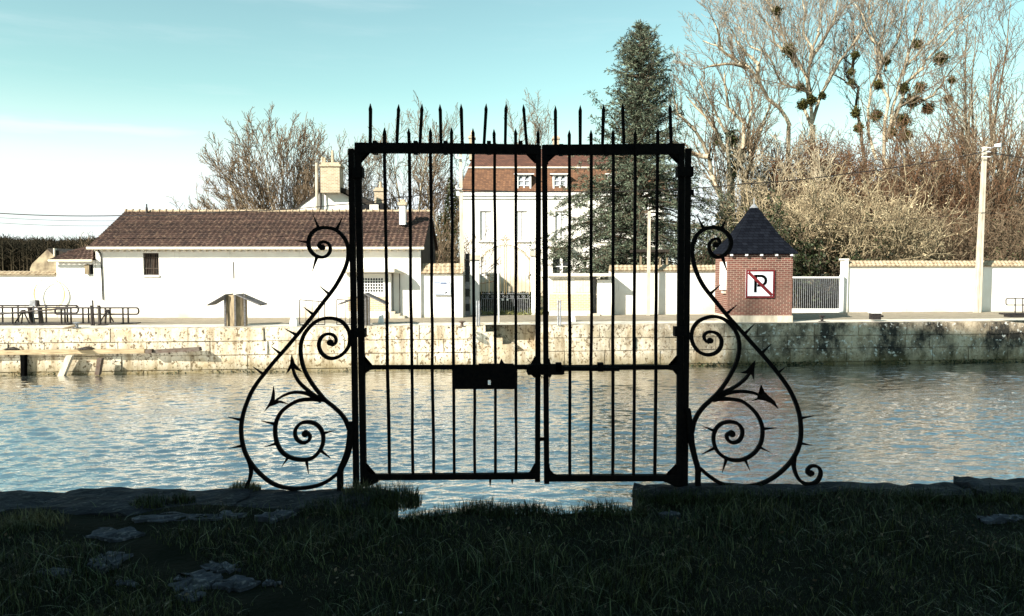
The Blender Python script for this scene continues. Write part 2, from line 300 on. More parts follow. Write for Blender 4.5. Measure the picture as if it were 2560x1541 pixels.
def leaves(name, C, size, m, parent=None, loc=None, asp=.5, dirs=None):   # small rhombic leaves
    C = np.asarray(C, np.float32); n = len(C); D = np.random.normal(size=(n, 3)) if dirs is None else np.asarray(dirs) + np.random.normal(size=(n, 3)) * .35
    D /= np.linalg.norm(D, axis=1, keepdims=True); E = np.cross(D, np.random.normal(size=(n, 3))); E /= np.linalg.norm(E, axis=1, keepdims=True) + 1e-9
    sz = (np.asarray(size) * np.random.uniform(.6, 1.3, n))[:, None]; V = np.stack([C, C + D * sz * .5 + E * sz * asp * .5, C + D * sz, C + D * sz * .5 - E * sz * asp * .5], 1)
    return mesh(name, V.reshape(-1, 3), np.arange(4 * n).reshape(-1, 4), m, parent, loc)
def tiled(mb, A, B, C, D, tw, rh, amp=.035, lift=.03):   # A,B eave left/right; C,D ridge right/left: rows of curved tiles
    A, B, C, D = map(Vector, (A, B, C, D)); nrm = (B - A).cross(D - A).normalized()
    if nrm.z < 0: nrm = -nrm
    rows = max(2, int((D - A).length / rh)); L_ = (B - A).length
    for r in range(rows):
        a0 = A.lerp(D, r / rows); b0 = B.lerp(C, r / rows); a1 = A.lerp(D, (r + 1.08) / rows); b1 = B.lerp(C, (r + 1.08) / rows)
        n = max(2, int(L_ / tw)) * 4; vs = []
        for i in range(n + 1):
            t = i / n; h = (.5 + .5 * math.cos(i / 4 * 2 * math.pi + (math.pi if r % 2 else 0) * 0)) * amp
            vs += [a0.lerp(b0, t) + nrm * (h + lift), a1.lerp(b1, t) + nrm * h, a0.lerp(b0, t) + nrm * (h - .01)]
        mb.add(vs, [(3 * i, 3 * i + 3, 3 * i + 4, 3 * i + 1) for i in range(n)] + [(3 * i + 2, 3 * i + 5, 3 * i + 3, 3 * i) for i in range(n)])

# ================================================================== SETTING
def struct(o): o['kind'] = 'structure'; return o
def sheet(name, pts, z, m):
    return struct(mesh(name, [(x, y, z) for x, y in pts], [tuple(range(len(pts)))], m))
def YE(x): return 31.03 + .099 * x      # line of the far quay edge
sheet('ground', [(-900, YE(-60) + 2), (-60, YE(-60) + .5), (60, YE(60) + .5), (900, YE(60) + 2), (900, 2500), (-900, 2500)], ZF - .02, M['earth'])
sheet('quay_pavement', [(-60, YE(-60) + .45), (60, YE(60) + .45), (60, YE(60) + 2.2), (-60, YE(-60) + 2.2)], ZF + .002, M['paving'])
sheet('road', [(-60, YE(-60) + 1.9), (60, YE(60) + 1.9), (60, YE(60) + 7.5), (-60, YE(-60) + 5.8)], ZF + .008, M['road'])
# water
wat = struct(mesh('water', [(-120, 3, ZW - .07), (120, 3, ZW - .07), (120, 44, ZW - .07), (-120, 20, ZW - .07)], [(0, 1, 2, 3)], M['water']))
def wave_sheet():       # choppy wavelets as real geometry over the stretch of canal in front of the viewer
    ys = [11.0]
    while ys[-1] < 34: ys.append(ys[-1] + .023 * (ys[-1] / 13) ** 1.4)
    ys = np.array(ys); xs = np.linspace(-1, 1, 640); Yg, Xs = np.meshgrid(ys, xs, indexing='ij'); Xg = Xs * (Yg * .70 + 1.5); rs = np.random.RandomState(3); Z = np.zeros_like(Yg)
    patch = .62 + .38 * np.sin(.33 * Xg + .55 * Yg + 1.3 * np.sin(.21 * Yg)) * np.sin(.27 * Yg - .41 * Xg + 1)
    for k in range(46):
        lam = .12 * (.72 / .12) ** rs.rand(); a = rs.normal(-.12, .42); kk = 2 * np.pi / lam; ph = kk * (Xg * np.sin(a) + Yg * np.cos(a)) + rs.rand() * 6.28 + .8 * np.sin(.9 * Xg + rs.rand() * 6 + .4 * Yg)
        w_ = np.sin(ph); Z += .028 * lam / 6.28 * (w_ + .25 * np.cos(2 * ph))
    V = np.stack([Xg, Yg, ZW + Z * (.55 + .75 * patch)], -1).reshape(-1, 3); n, m = Yg.shape; I = np.arange(n * m).reshape(n, m)
    V = V[(V[:, 1] > 0)]; Fq = np.stack([I[:-1, :-1], I[:-1, 1:], I[1:, 1:], I[1:, :-1]], -1).reshape(-1, 4)
    yc = V[Fq].mean(1); Fq = Fq[yc[:, 1] < YE(yc[:, 0]) + .5]
    return struct(mesh('water', V, Fq, M['water'], None, (0, 20, ZW), smooth=True))
wave_sheet()
# near bank: uneven turf with a gap between the two kerb stones
XL, XR = -.80, .87
def nz2(x, y): return .018 * math.sin(3.1 * x + 1) * math.sin(2.7 * y) + .012 * math.sin(7 * x + 2 * y) + .008 * math.sin(11 * y - 5 * x)
def edgeY(x):
    if x < XL - .1: return 5.02
    if x > XR: return 5.33
    return 5.02 + .09 * math.sin(5 * x + 2) + .03 * math.sin(17 * x) - (.05 if x < -.5 else 0)
gx = np.concatenate([[-60, -30, -15], np.linspace(-8, 8, 160), [15, 30, 60]]); gy = np.concatenate([[-80, -30, -5], np.linspace(0, 1, 60)])
V = []
for x in gx:
    for k, y in enumerate(gy):
        yy = y if k < 3 else 1 + (edgeY(x) - 1) * y
        V.append((x, yy, nz2(x, yy) - (.05 * max(0, (yy - 4.85)) / .2 if XL - .1 < x < XR else 0)))
    V.append((x, edgeY(x) + .02, -3.2))
ny = len(gy) + 1
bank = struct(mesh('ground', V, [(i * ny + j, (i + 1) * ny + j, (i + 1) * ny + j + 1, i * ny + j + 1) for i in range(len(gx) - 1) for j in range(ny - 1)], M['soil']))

# far quay wall of stone courses with a stair recess
cs, sn = math.cos(math.atan(.099)), math.sin(math.atan(.099))
def Q(x, d, z):      # x along the edge line, d behind it
    return (x - d * sn, YE(x) + d * cs, z)
qw = thing('quay_wall', 'long pale stone quay wall across the canal, blackened towards its right end', 'wall', (0, 31.03, ZF))
RX0, RX1 = (1182 - 1280) / F * YE(0), (1345 - 1280) / F * YE(0)
def course(name, z0, z1, lens, seed, jit):
    rd = random.Random(seed); mb = MB(); x = -50.0
    while x < 55:
        l = rd.uniform(*lens); x2 = x + l
        for a, b in ((x, x2),):
            segs = [(a, b)]
            if a < RX1 and b > RX0: segs = [(a, RX0)] * (a < RX0) + [(RX1, b)] * (b > RX1)
            for p, q in segs:
                if q - p < .05: continue
                o = rd.uniform(-jit, jit) * 1.6; g = rd.uniform(.010, .022)
                mb.hexa([Q(p + g, o, z0 + g), Q(q - g, o, z0 + g), Q(q - g, .8, z0 + g), Q(p + g, .8, z0 + g)], [Q(p + g, o + rd.uniform(0, .015), z1 - g), Q(q - g, o + rd.uniform(0, .015), z1 - g), Q(q - g, .8, z1 - g), Q(p + g, .8, z1 - g)])
        x = x2
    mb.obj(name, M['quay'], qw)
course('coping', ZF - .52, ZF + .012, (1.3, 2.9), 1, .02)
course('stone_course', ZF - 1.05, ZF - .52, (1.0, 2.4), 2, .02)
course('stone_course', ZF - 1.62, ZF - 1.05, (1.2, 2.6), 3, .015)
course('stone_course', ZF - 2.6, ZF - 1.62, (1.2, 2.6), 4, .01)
mb = MB()
for a, b in ((-50, RX0), (RX1, 55)):
    mb.hexa([Q(a, .06, ZF - 2.6), Q(b, .06, ZF - 2.6), Q(b, .7, ZF - 2.6), Q(a, .7, ZF - 2.6)], [Q(a, .06, ZF - .03), Q(b, .06, ZF - .03), Q(b, .7, ZF - .03), Q(a, .7, ZF - .03)])
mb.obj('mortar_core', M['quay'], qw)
mb = MB()       # recess: back wall and flight of steps going down to the right
mb.hexa([Q(RX0 - .1, 1.1, ZF - 2.6), Q(RX1 + .1, 1.1, ZF - 2.6), Q(RX1 + .1, 1.6, ZF - 2.6), Q(RX0 - .1, 1.6, ZF - 2.6)], [Q(RX0 - .1, 1.1, ZF + .01), Q(RX1 + .1, 1.1, ZF + .01), Q(RX1 + .1, 1.6, ZF + .01), Q(RX0 - .1, 1.6, ZF + .01)])
for x0, x1 in ((RX0 - .5, RX0 - .002), (RX1 + .002, RX1 + .5)):
    mb.hexa([Q(x0, .81, ZF - 2.6), Q(x1, .81, ZF - 2.6), Q(x1, 1.1, ZF - 2.6), Q(x0, 1.1, ZF - 2.6)], [Q(x0, .81, ZF), Q(x1, .81, ZF), Q(x1, 1.1, ZF), Q(x0, 1.1, ZF)])
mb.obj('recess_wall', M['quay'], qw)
xs = [RX0, (1214 - 1280) / F * 31, (1241 - 1280) / F * 31, (1257 - 1280) / F * 31, (1290 - 1280) / F * 31, RX1]
for k, zt in enumerate([ZF + .005, ZF - .26, ZF - .50, ZF - .76, ZF - 1.05]):
    mb = MB(); mb.hexa([Q(xs[k], .1, ZF - 2.6), Q(xs[k + 1] - .003, .1, ZF - 2.6), Q(xs[k + 1] - .003, 1.098, ZF - 2.6), Q(xs[k], 1.098, ZF - 2.6)], [Q(xs[k], .1, zt), Q(xs[k + 1] - .003, .1, zt), Q(xs[k + 1] - .003, 1.098, zt), Q(xs[k], 1.098, zt)])
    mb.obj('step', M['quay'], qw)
# weed line at the foot of the quay
C = []; rd = random.Random(5)
for _ in range(5200):
    x = rd.uniform(-20, 24); k = math.sin(x * 1.7) + math.sin(x * .6 + 2)
    if rd.random() < (.25 if x < 2 else .85) * (.4 + .3 * k): C.append(Q(x, -.02 - rd.random() * .05, ZW + abs(rd.gauss(0, .07))))
o = leaves('waterline_weed', C, .09, M['evergreen'], None, (0, 31, ZW), .6); o['kind'] = 'stuff'; o['label'] = 'dark weed and moss fringe along the waterline of the far quay wall'; o['category'] = 'weeds'

# ================================================================== NEAR GATE
YG = 5.45; s1 = (840, 240, .28296); s2 = (1300, 240, .28296); s3 = (840, 860, .28296); s4 = (1300, 860, .28296)
def z_(s, x, y): return (s[0] + x * s[2], s[1] + y * s[2])
IR = M['iron']
def bar(parent, name, x0, y0, x1, y1, w, d=.02, tip=0, y=YG):
    mb = MB(); t = Vector((x1 - x0, y1 - y0)); ln = t.length; u = t / ln; n = Vector((-u.y, u.x)) * w / 2
    if tip:      # pointed head at the (x0,y0) end
        a = Vector((x0, y0)); b = a + u * tip; c = Vector((x1, y1)); e = n * 1.15
        mb.prism([(a.x, a.y), (b + e).to_tuple(), (b + u * 8 + n).to_tuple(), (c + n).to_tuple(), (c - n).to_tuple(), (b + u * 8 - n).to_tuple(), (b - e).to_tuple()], y - d / 2, d)
    elif name == 'bar':
        rk = random.Random(int(x0 * 7)); pts = [(x0, y0)] + [(x0 + t.x * k / 9 + rk.uniform(-.9, .9), y0 + t.y * k / 9) for k in range(1, 9)] + [(x1, y1)]; mb.ribbon(pts, [w * rk.uniform(.93, 1.07) for _ in pts], y, d, 4)
    else: mb.prism([(x0 + n.x, y0 + n.y), (x1 + n.x, y1 + n.y), (x1 - n.x, y1 - n.y), (x0 - n.x, y0 - n.y)], y - d / 2, d)
    return mb.obj(name, IR, parent)
def poly(parent, name, pts, d=.03, m=IR, y=YG):
    mb = MB(); mb.prism(pts, y - d / 2, d); return mb.obj(name, m, parent)
def fil(cx, cy, r, qx, qy, ex=0):     # concave corner gusset: corner at (cx,cy), legs towards qx,qy
    pts = [(cx, cy), (cx + qx * (r + ex), cy), (cx + qx * (r + ex), cy + qy * 4)]
    for k in range(7):
        a = k / 6 * math.pi / 2; pts.append((cx + qx * (r - (r - 3) * math.sin(a)), cy + qy * (r - (r - 3) * math.cos(a)) + qy * 0))
    return pts + [(cx + qx * 4, cy + qy * (r + ex)), (cx, cy + qy * (r + ex))]
gl = thing('gate_leaf', 'wider left leaf of the black iron gate, carrying the lock plate', 'gate', P(895, 1215, YG), 'two leaves of the black iron gate')
bar(gl, 'stile', 893.5, 358, 908, 1217, 15, .04); bar(gl, 'stile', 1346.5, 364, 1344, 1206, 13, .04)
poly(gl, 'top_rail', [(886, 356.5), (1100, 357.5), (1349.5, 361.5), (1349.5, 386), (1100, 383), (886, 382)], .045)
poly(gl, 'middle_rail', [(912, 914.5), (1340, 913.5), (1340, 924), (912, 924.5)], .04)
poly(gl, 'bottom_rail', [(912, 1188), (1340, 1185), (1340, 1199), (912, 1202)], .045)
for xt, xb, tx, ty in ((960.8, 973.6, 427, 278), (1023.4, 1032.4, 640, 283), (1075.7, 1084.2, 833, 283), (1128.7, 1135.7, 1020, 273), (1183, 1187.2, 1210, 281), (1236.8, 1238.5, 1395, 288), (1289, 1290, 1587, 283)):
    a = z_(s1, tx, ty); o = bar(gl, 'bar', a[0], a[1], xt, 385, 7.2, .022, 13); bar(gl, 'bar', xt, 380, xb, 1190, 7.2, .022)
a = z_(s1, 1785, 288); bar(gl, 'spike', a[0], a[1], a[0] + 1, 365, 7.5, .022, 13)
for bx, tx, ty in ((300, 302, 65), (535, 553, 72), (740, 760, 67), (927, 918, 70), (1115, 1105, 66), (1307, 1328, 64), (1495, 1503, 64), (1685, 1655, 70)):
    a = z_(s1, tx, ty); b = z_(s1, bx, 430); bar(gl, 'spike', a[0], a[1], b[0], b[1], 7.2, .022, 14)
for x in (340, 700, 965, 1350, 1630):
    a = z_(s1, x, 396); mb = MB(); mb.pbox(a[0] - 5, a[1], a[0] + 5, a[1] + 33, YG - .032, .064); mb.obj('clamp', IR, gl)
poly(gl, 'gusset', fil(899, 380, 27, 1, 1), .02); poly(gl, 'gusset', fil(1341, 384, 24, -1, 1), .02)
poly(gl, 'gusset', fil(911, 1190, 27, 1, -1, 4), .02); poly(gl, 'gusset', fil(1338, 1187, 24, -1, -1, 2), .02)
poly(gl, 'gusset', fil(906, 917, 25, 1, -1, 2), .02); poly(gl, 'gusset', fil(907, 921, 25, 1, 1, 2), .02)
poly(gl, 'gusset', fil(1339, 916, 22, -1, -1, 2), .02); poly(gl, 'gusset', fil(1339, 921, 22, -1, 1, 2), .02)
poly(gl, 'foot', [(902, 1200), (945, 1201), (945, 1206), (930, 1213), (918, 1217), (902, 1218)], .05)
mb = MB()       # lock plate with a keyhole through it
for q in ((1133, 913, 1219.5, 973.5), (1226.5, 913, 1292.5, 973.5), (1219.5, 913, 1226.5, 951), (1219.5, 964, 1226.5, 973.5)): mb.pbox(*q, YG - .035, .03)
mb.obj('lock_plate', IR, gl); mb = MB(); mb.pbox(1197, 910.5, 1284, 915, YG - .03, .03); mb.prism([(1248, 911), (1253, 897), (1262, 911)], YG - .02, .01); mb.obj('lock_cover', IR, gl)
for x, y in ((1225.4, 1219), (1280.6, 1212)): bar(gl, 'thorn', x, y, x, 1198, 5, .012, 14 if y > 1215 else 9)
gr = thing('gate_leaf', 'narrower right leaf of the black iron gate, missing one tall spike', 'gate', P(1700, 1215, YG), 'two leaves of the black iron gate')
bar(gr, 'stile', 1361.5, 363, 1367, 1211, 13, .04); bar(gr, 'stile', 1704.5, 360, 1699, 1217, 14, .04)
poly(gr, 'top_rail', [(1356.5, 362), (1500, 362.5), (1712.5, 358.5), (1713, 362), (1710, 385), (1500, 387), (1356.5, 387)], .045)
poly(gr, 'middle_rail', [(1366, 914.5), (1696, 914), (1696, 924.5), (1366, 927)], .04)
poly(gr, 'bottom_rail', [(1368, 1190), (1696, 1189), (1696, 1204), (1368, 1205)], .045)
for xt, xb, tx, ty in ((1423.4, 1424.5, 436, 298), (1478.3, 1477.7, 628, 296), (1533.5, 1531.5, 823, 290), (1588, 1583.8, 1020, 298), (1643.8, 1636.8, 1221, 278)):
    a = z_(s2, tx, ty); bar(gr, 'bar', a[0], a[1], xt, 388, 7.2, .022, 13); bar(gr, 'bar', xt, 382, xb, 1193, 7.2, .022)
for bx, tx, ty in ((316, 313, 83), (533, 533, 78), (730, 740, 73), (920, 908, 63), (1338, 1327, 66)):
    a = z_(s2, tx, ty); b = z_(s2, bx, 440); bar(gr, 'spike', a[0], a[1], b[0], b[1], 7.2, .022, 14)
for x in (365, 770, 1035):
    a = z_(s2, x, 424); mb = MB(); mb.pbox(a[0] - 5, a[1], a[0] + 5, a[1] + 28, YG - .032, .064); mb.obj('clamp', IR, gr)
poly(gr, 'gusset', fil(1367, 385, 26, 1, 1), .02); poly(gr, 'gusset', fil(1699, 384, 26, -1, 1), .02)
poly(gr, 'gusset', fil(1371, 1192, 26, 1, -1, 3), .02); poly(gr, 'gusset', fil(1694, 1191, 26, -1, -1, 2), .02)
poly(gr, 'gusset', fil(1697, 917, 25, -1, -1, 3), .02); poly(gr, 'gusset', fil(1697, 921, 25, -1, 1, 2), .02)
poly(gr, 'foot', [(1706, 1202), (1660, 1203), (1660, 1206), (1672, 1209), (1686, 1217), (1706, 1218)], .05)
# sliding latch, chain and padlock tying both leaves
lt = thing('gate_latch', 'sliding bolt box wired across the middle of the two gate leaves', 'latch', P(1360, 938, YG - .05))
poly(lt, 'latch_box', [(1318, 917), (1330, 912), (1404, 912), (1411, 918), (1411, 936), (1405, 938), (1320, 938), (1316, 930)], .05, y=YG - .05)
poly(lt, 'bolt', [(1405, 917), (1549, 919), (1549, 928.5), (1405, 928)], .03, y=YG - .045)
poly(lt, 'lever', [(1370.5, 897), (1374, 897), (1378, 915), (1379, 940), (1375, 946), (1371, 940)], .015, y=YG - .085)
for x in (1397, 1502):
    mb = MB(); mb.pbox(x - 7, 908.5, x + 7, 930, YG - .075, .06); mb.obj('keeper', IR, lt)
ch = MB(); rd = random.Random(3)
for k in range(14):
    a = P(1322 + rd.uniform(-8, 30), 895 + rd.uniform(0, 25), YG - .08); b = P(1330 + rd.uniform(-10, 30), 925 + rd.uniform(0, 22), YG - .08); ch.path([a, (a + b) / 2 + Vector((rd.uniform(-.02, .02), -.01, 0)), b], .0022, 5)
for k in range(7):
    c = P(1371 + (k % 2) * 1.5, 944 + k * 3.6, YG - .06); ch.path([c + Vector((.006 * math.cos(t), .003 * math.sin(t) * (k % 2), .006 * math.sin(t))) for t in [i * math.pi / 4 for i in range(9)]], .0018, 5)
ch.obj('binding_wire', IR, lt)
poly(lt, 'tie_bar', [(1345, 1095), (1366, 1095), (1366, 1103), (1345, 1103)], .02, y=YG - .02)
# posts
def post(label, x0, y0, x1, y1, w, hinges, knob=None):
    t = thing('gate_post', label, 'post', P(x1, 1225, YG), 'posts of the black iron gate'); bar(t, 'shaft', x0, y0, x1, y1, w, .045)
    for q in hinges: mb = MB(); mb.pbox(*q, YG - .04, .08); mb.obj('hinge', IR, t)
    if knob: mb = MB(); mb.pbox(*knob, YG - .01, .03); mb.obj('hinge_pin', IR, t)
post('left iron gate post between the wide leaf and the scroll', 876.5, 372, 889.5, 1235, 13.5, [(880, 418, 906, 444), (885, 822, 912, 844)])
post('right iron gate post between the narrow leaf and the scroll', 1722, 371.5, 1713, 1235, 13.5, [(1694, 416, 1734, 441), (1688, 818, 1718, 842)], (1725, 474, 1735, 488))
# scroll wings
def A_(q): return (560 + q[0] * .25265, 520 + q[1] * .25265)
def B_(q): return (560 + q[0] * .26954, 850 + q[1] * .26954)
def C_(q): return (1700 + q[0] * .26276, 500 + q[1] * .26276)
def D_(q): return (1680 + q[0] * .31, 780 + q[1] * .31)
def scroll(t, name, pts, w, d=.028, y=YG):
    mb = MB(); mb.ribbon(pts, w, y, d); return mb.obj(name, IR, t)
def blob(mb, c, r, y=YG, d=.03): 
    mb.prism([(c[0] + r * math.cos(k * math.pi / 8), c[1] + r * math.sin(k * math.pi / 8)) for k in range(16)], y - d / 2, d)
def thorn(t, tip, base, w=8.5):
    tip = Vector(tip); base = Vector(base); u = (base - tip).normalized(); n = Vector((-u.y, u.x)); b = base + u * 2
    m1 = tip.lerp(base, .55) + n * w * .22; m2 = tip.lerp(base, .55) - n * w * .22
    mb = MB(); mb.prism([tip.to_tuple(), m1.to_tuple(), (b + n * w / 2).to_tuple(), (b - n * w / 2).to_tuple(), m2.to_tuple()], YG - .008, .016); mb.obj('thorn', IR, t)
wl = thing('scroll_wing', 'black thorny iron scroll guarding the left side of the gate', 'ironwork', P(700, 1218, YG), 'thorny scroll wings beside the gate')
mainA = [(960, 402), (938, 375), (958, 342), (1000, 338), (1040, 362), (1052, 412), (1032, 460), (985, 488), (930, 483), (880, 452), (845, 400), (838, 330), (858, 268), (900, 222), (960, 199), (1030, 198), (1100, 216), (1160, 262), (1203, 320), (1226, 390), (1230, 460), (1220, 530), (1193, 610), (1150, 695), (1100, 780), (1040, 862), (975, 945), (910, 1030), (840, 1117), (770, 1203), (700, 1287), (630, 1370)]
mainB = [(525, 135), (450, 220), (370, 320), (308, 400), (253, 490), (210, 590), (178, 690), (162, 780), (160, 860), (170, 950), (195, 1040), (235, 1120), (290, 1195), (360, 1265), (440, 1325), (530, 1362), (640, 1378), (760, 1372), (870, 1350), (960, 1310), (1055, 1240)]
mA = [A_(q) for q in mainA] + [B_(q) for q in mainB]; scroll(wl, 'outer_scroll', mA, [7] * 8 + [8.5] * (len(mA) - 8))
mb = MB(); blob(mb, A_((967, 392)), 7.2); mb.obj('scroll_eye', IR, wl)
vA = [(1050, 1340), (1078, 1358), (1106, 1330), (1108, 1298), (1085, 1262), (1040, 1248), (985, 1262), (948, 1310), (940, 1370), (962, 1430), (1010, 1475), (1065, 1490), (1130, 1475), (1190, 1432), (1235, 1365), (1246, 1280), (1226, 1200), (1170, 1130), (1095, 1097), (1010, 1093), (930, 1115), (860, 1167), (800, 1242), (768, 1320), (758, 1400)]
vB = [(715, 150), (730, 230), (765, 320), (820, 410), (880, 490), (940, 560), (1010, 615), (1080, 680), (1130, 750), (1160, 830)]
vv = [A_(q) for q in vA] + [B_(q) for q in vB]; scroll(wl, 'middle_scroll', vv, [7] * 6 + [8.5] * (len(vv) - 8) + [10, 10])
mb = MB(); blob(mb, A_((1045, 1335)), 7.5); mb.obj('scroll_eye', IR, wl)
scroll(wl, 'strap', [B_(q) for q in [(1172, 760), (1172, 850), (1166, 950), (1146, 1050), (1112, 1140), (1080, 1210), (1078, 1300), (1078, 1420)]], [10, 15, 16, 16, 16, 15, 15, 15], .03, YG - .03)
l3 = [(940, 560), (880, 555), (800, 552), (700, 562), (610, 605), (530, 672), (485, 760), (475, 850), (490, 950), (540, 1040), (620, 1092), (720, 1112), (810, 1100), (872, 1050), (912, 980), (921, 900), (900, 830), (850, 780), (780, 762), (712, 775), (665, 830), (662, 890), (690, 935), (740, 955), (785, 935), (798, 895), (775, 865)]
scroll(wl, 'inner_scroll', [B_(q) for q in l3], [9] * 19 + [8] * 8); mb = MB(); blob(mb, B_((750, 874)), 8.5); mb.obj('scroll_eye', IR, wl)
scroll(wl, 'leaf_stem', [B_(q) for q in [(905, 555), (850, 525), (780, 470), (702, 398), (655, 320), (630, 225)]], [12, 9, 8, 7, 6, 4])
poly(wl, 'leaf_head', [B_(q) for q in [(625, 138), (655, 222), (722, 297), (668, 280), (632, 245), (606, 288), (572, 318), (600, 270), (612, 222)]], .012)
scroll(wl, 'leaf_stem', [B_(q) for q in [(905, 565), (850, 540), (780, 503), (700, 487), (620, 492), (540, 524), (458, 580)]], [12, 9, 8, 7, 7, 6, 5])
poly(wl, 'leaf_head', [B_(q) for q in [(368, 672), (415, 590), (447, 520), (457, 430), (469, 495), (468, 560), (530, 568), (597, 597), (520, 585), (474, 592), (420, 622)]], .012)
scroll(wl, 'foot_curl', [B_(q) for q in [(225, 1110), (248, 1180), (250, 1240), (236, 1300), (218, 1340), (215, 1380)]], [7, 8, 8, 7, 7, 7])
for a, b in (((875, 62), (938, 208)), ((1176, 82), (1115, 208)), ((688, 322), (838, 343)), ((870, 632), (916, 488)), ((935, 768), (1047, 862)), ((778, 978), (888, 1062)), ((595, 1195), (718, 1262)), ((463, 1374), (565, 1450))): thorn(wl, A_(a), A_(b))
for a, b in (((264, 250), (372, 328)), ((28, 717), (162, 746)), ((33, 1012), (168, 984)), ((343, 754), (478, 786)), ((363, 1001), (488, 960)), ((529, 1187), (597, 1085)), ((782, 1247), (760, 1113)), ((991, 1105), (895, 1030)), ((1030, 841), (915, 871))): thorn(wl, B_(a), B_(b))
wr = thing('scroll_wing', 'black thorny iron scroll with a small foot volute, right of the gate', 'ironwork', P(1860, 1218, YG), 'thorny scroll wings beside the gate')
r1 = [(350, 395), (378, 420), (405, 400), (395, 360)]
mC = [(352, 425), (378, 405), (360, 372), (318, 375), (282, 412), (276, 460), (300, 515), (350, 545), (408, 532), (455, 492), (483, 430), (478, 368), (440, 312), (380, 275), (300, 263), (222, 284), (162, 335), (128, 400), (118, 460), (120, 540), (135, 620), (170, 720), (225, 822), (290, 907), (360, 992), (440, 1090), (520, 1180), (600, 1268), (690, 1370)]
mD = [(726, 343), (800, 428), (860, 503), (912, 573), (957, 645), (997, 732), (1025, 820), (1038, 910), (1038, 1010), (1020, 1095), (985, 1168), (930, 1240), (860, 1305), (780, 1358), (700, 1390), (600, 1407), (500, 1407), (400, 1385), (310, 1332), (225, 1262)]
mm_ = [C_(q) for q in mC] + [D_(q) for q in mD]; scroll(wr, 'outer_scroll', mm_, [7] * 6 + [9] * (len(mm_) - 6))
mb = MB(); blob(mb, C_((345, 428)), 7.5); mb.obj('scroll_eye', IR, wr)
v2 = [(300, 250), (268, 228), (258, 195), (280, 168), (320, 162), (365, 177), (397, 222), (393, 282), (355, 328), (290, 347), (222, 325), (177, 272), (157, 210), (167, 140), (210, 80), (280, 46), (350, 39), (420, 60), (480, 112), (525, 182), (543, 262), (535, 350), (510, 430), (470, 510), (420, 590), (370, 655), (318, 707), (260, 760), (212, 820), (178, 890), (162, 970)]
scroll(wr, 'middle_scroll', [D_(q) for q in v2], [7] * 5 + [8.5] * 20 + [10] * 6); mb = MB(); blob(mb, D_((312, 234)), 7.2); mb.obj('scroll_eye', IR, wr)
scroll(wr, 'strap', [D_(q) for q in [(130, 780), (140, 880), (150, 980), (162, 1080), (185, 1180), (208, 1265), (208, 1340), (208, 1450)]], [10, 14, 15, 14, 13, 13, 13, 13], .03, YG - .03)
i3 = [(330, 712), (385, 702), (440, 702), (480, 705), (560, 720), (632, 770), (692, 840), (725, 920), (728, 1000), (710, 1070), (660, 1140), (580, 1188), (490, 1196), (410, 1165), (357, 1110), (334, 1030), (346, 960), (390, 907), (455, 887), (520, 897), (560, 937), (566, 990), (540, 1038), (490, 1054), (450, 1032), (442, 995), (468, 975)]
scroll(wr, 'inner_scroll', [D_(q) for q in i3], [10] * 3 + [8.5] * 24); mb = MB(); blob(mb, D_((487, 986)), 8.5); mb.obj('scroll_eye', IR, wr)
scroll(wr, 'leaf_stem', [D_(q) for q in [(370, 690), (410, 655), (465, 628), (530, 590), (590, 540), (635, 480)]], [13, 10, 8, 7.5, 7, 5])
poly(wr, 'leaf_head', [D_(q) for q in [(672, 393), (665, 470), (663, 550), (645, 510), (622, 495), (590, 500), (555, 492), (600, 475), (638, 440)]], .012)
scroll(wr, 'leaf_stem', [D_(q) for q in [(370, 690), (430, 662), (505, 645), (590, 643), (670, 658), (755, 697)]], [13, 9, 8, 8, 7, 5])
poly(wr, 'leaf_head', [D_(q) for q in [(861, 787), (828, 718), (782, 680), (745, 640), (721, 588), (731, 645), (742, 688), (690, 698), (636, 722), (700, 710), (750, 718), (805, 742)]], .012)
scroll(wr, 'foot_curl', [D_(q) for q in [(990, 1150), (982, 1240), (1000, 1310), (1032, 1360), (1082, 1388), (1140, 1384), (1182, 1350), (1199, 1295), (1178, 1252), (1130, 1242), (1095, 1268), (1092, 1302), (1120, 1320)]], [9, 9, 8, 8, 9, 9, 9, 8, 7, 7, 7, 7, 7]); mb = MB(); blob(mb, D_((1130, 1304)), 6.5); mb.obj('scroll_eye', IR, wr)
for a, b in (((668, 98), (585, 182)), ((805, 261), (722, 337)), ((913, 449), (852, 497)), ((1154, 839), (1032, 860)), ((1141, 1081), (1035, 1060)), ((850, 937), (733, 946)), ((805, 1140), (703, 1090)), ((633, 1288), (590, 1190)), ((407, 1300), (440, 1190)), ((242, 1151), (347, 1100)), ((244, 921), (347, 965))): thorn(wr, D_(a), D_(b))
for a, b in (((165, 148), (226, 272)), ((446, 173), (400, 272)), ((447, 672), (410, 555)), ((393, 802), (288, 897)), ((549, 997), (443, 1087))): thorn(wr, C_(a), C_(b))

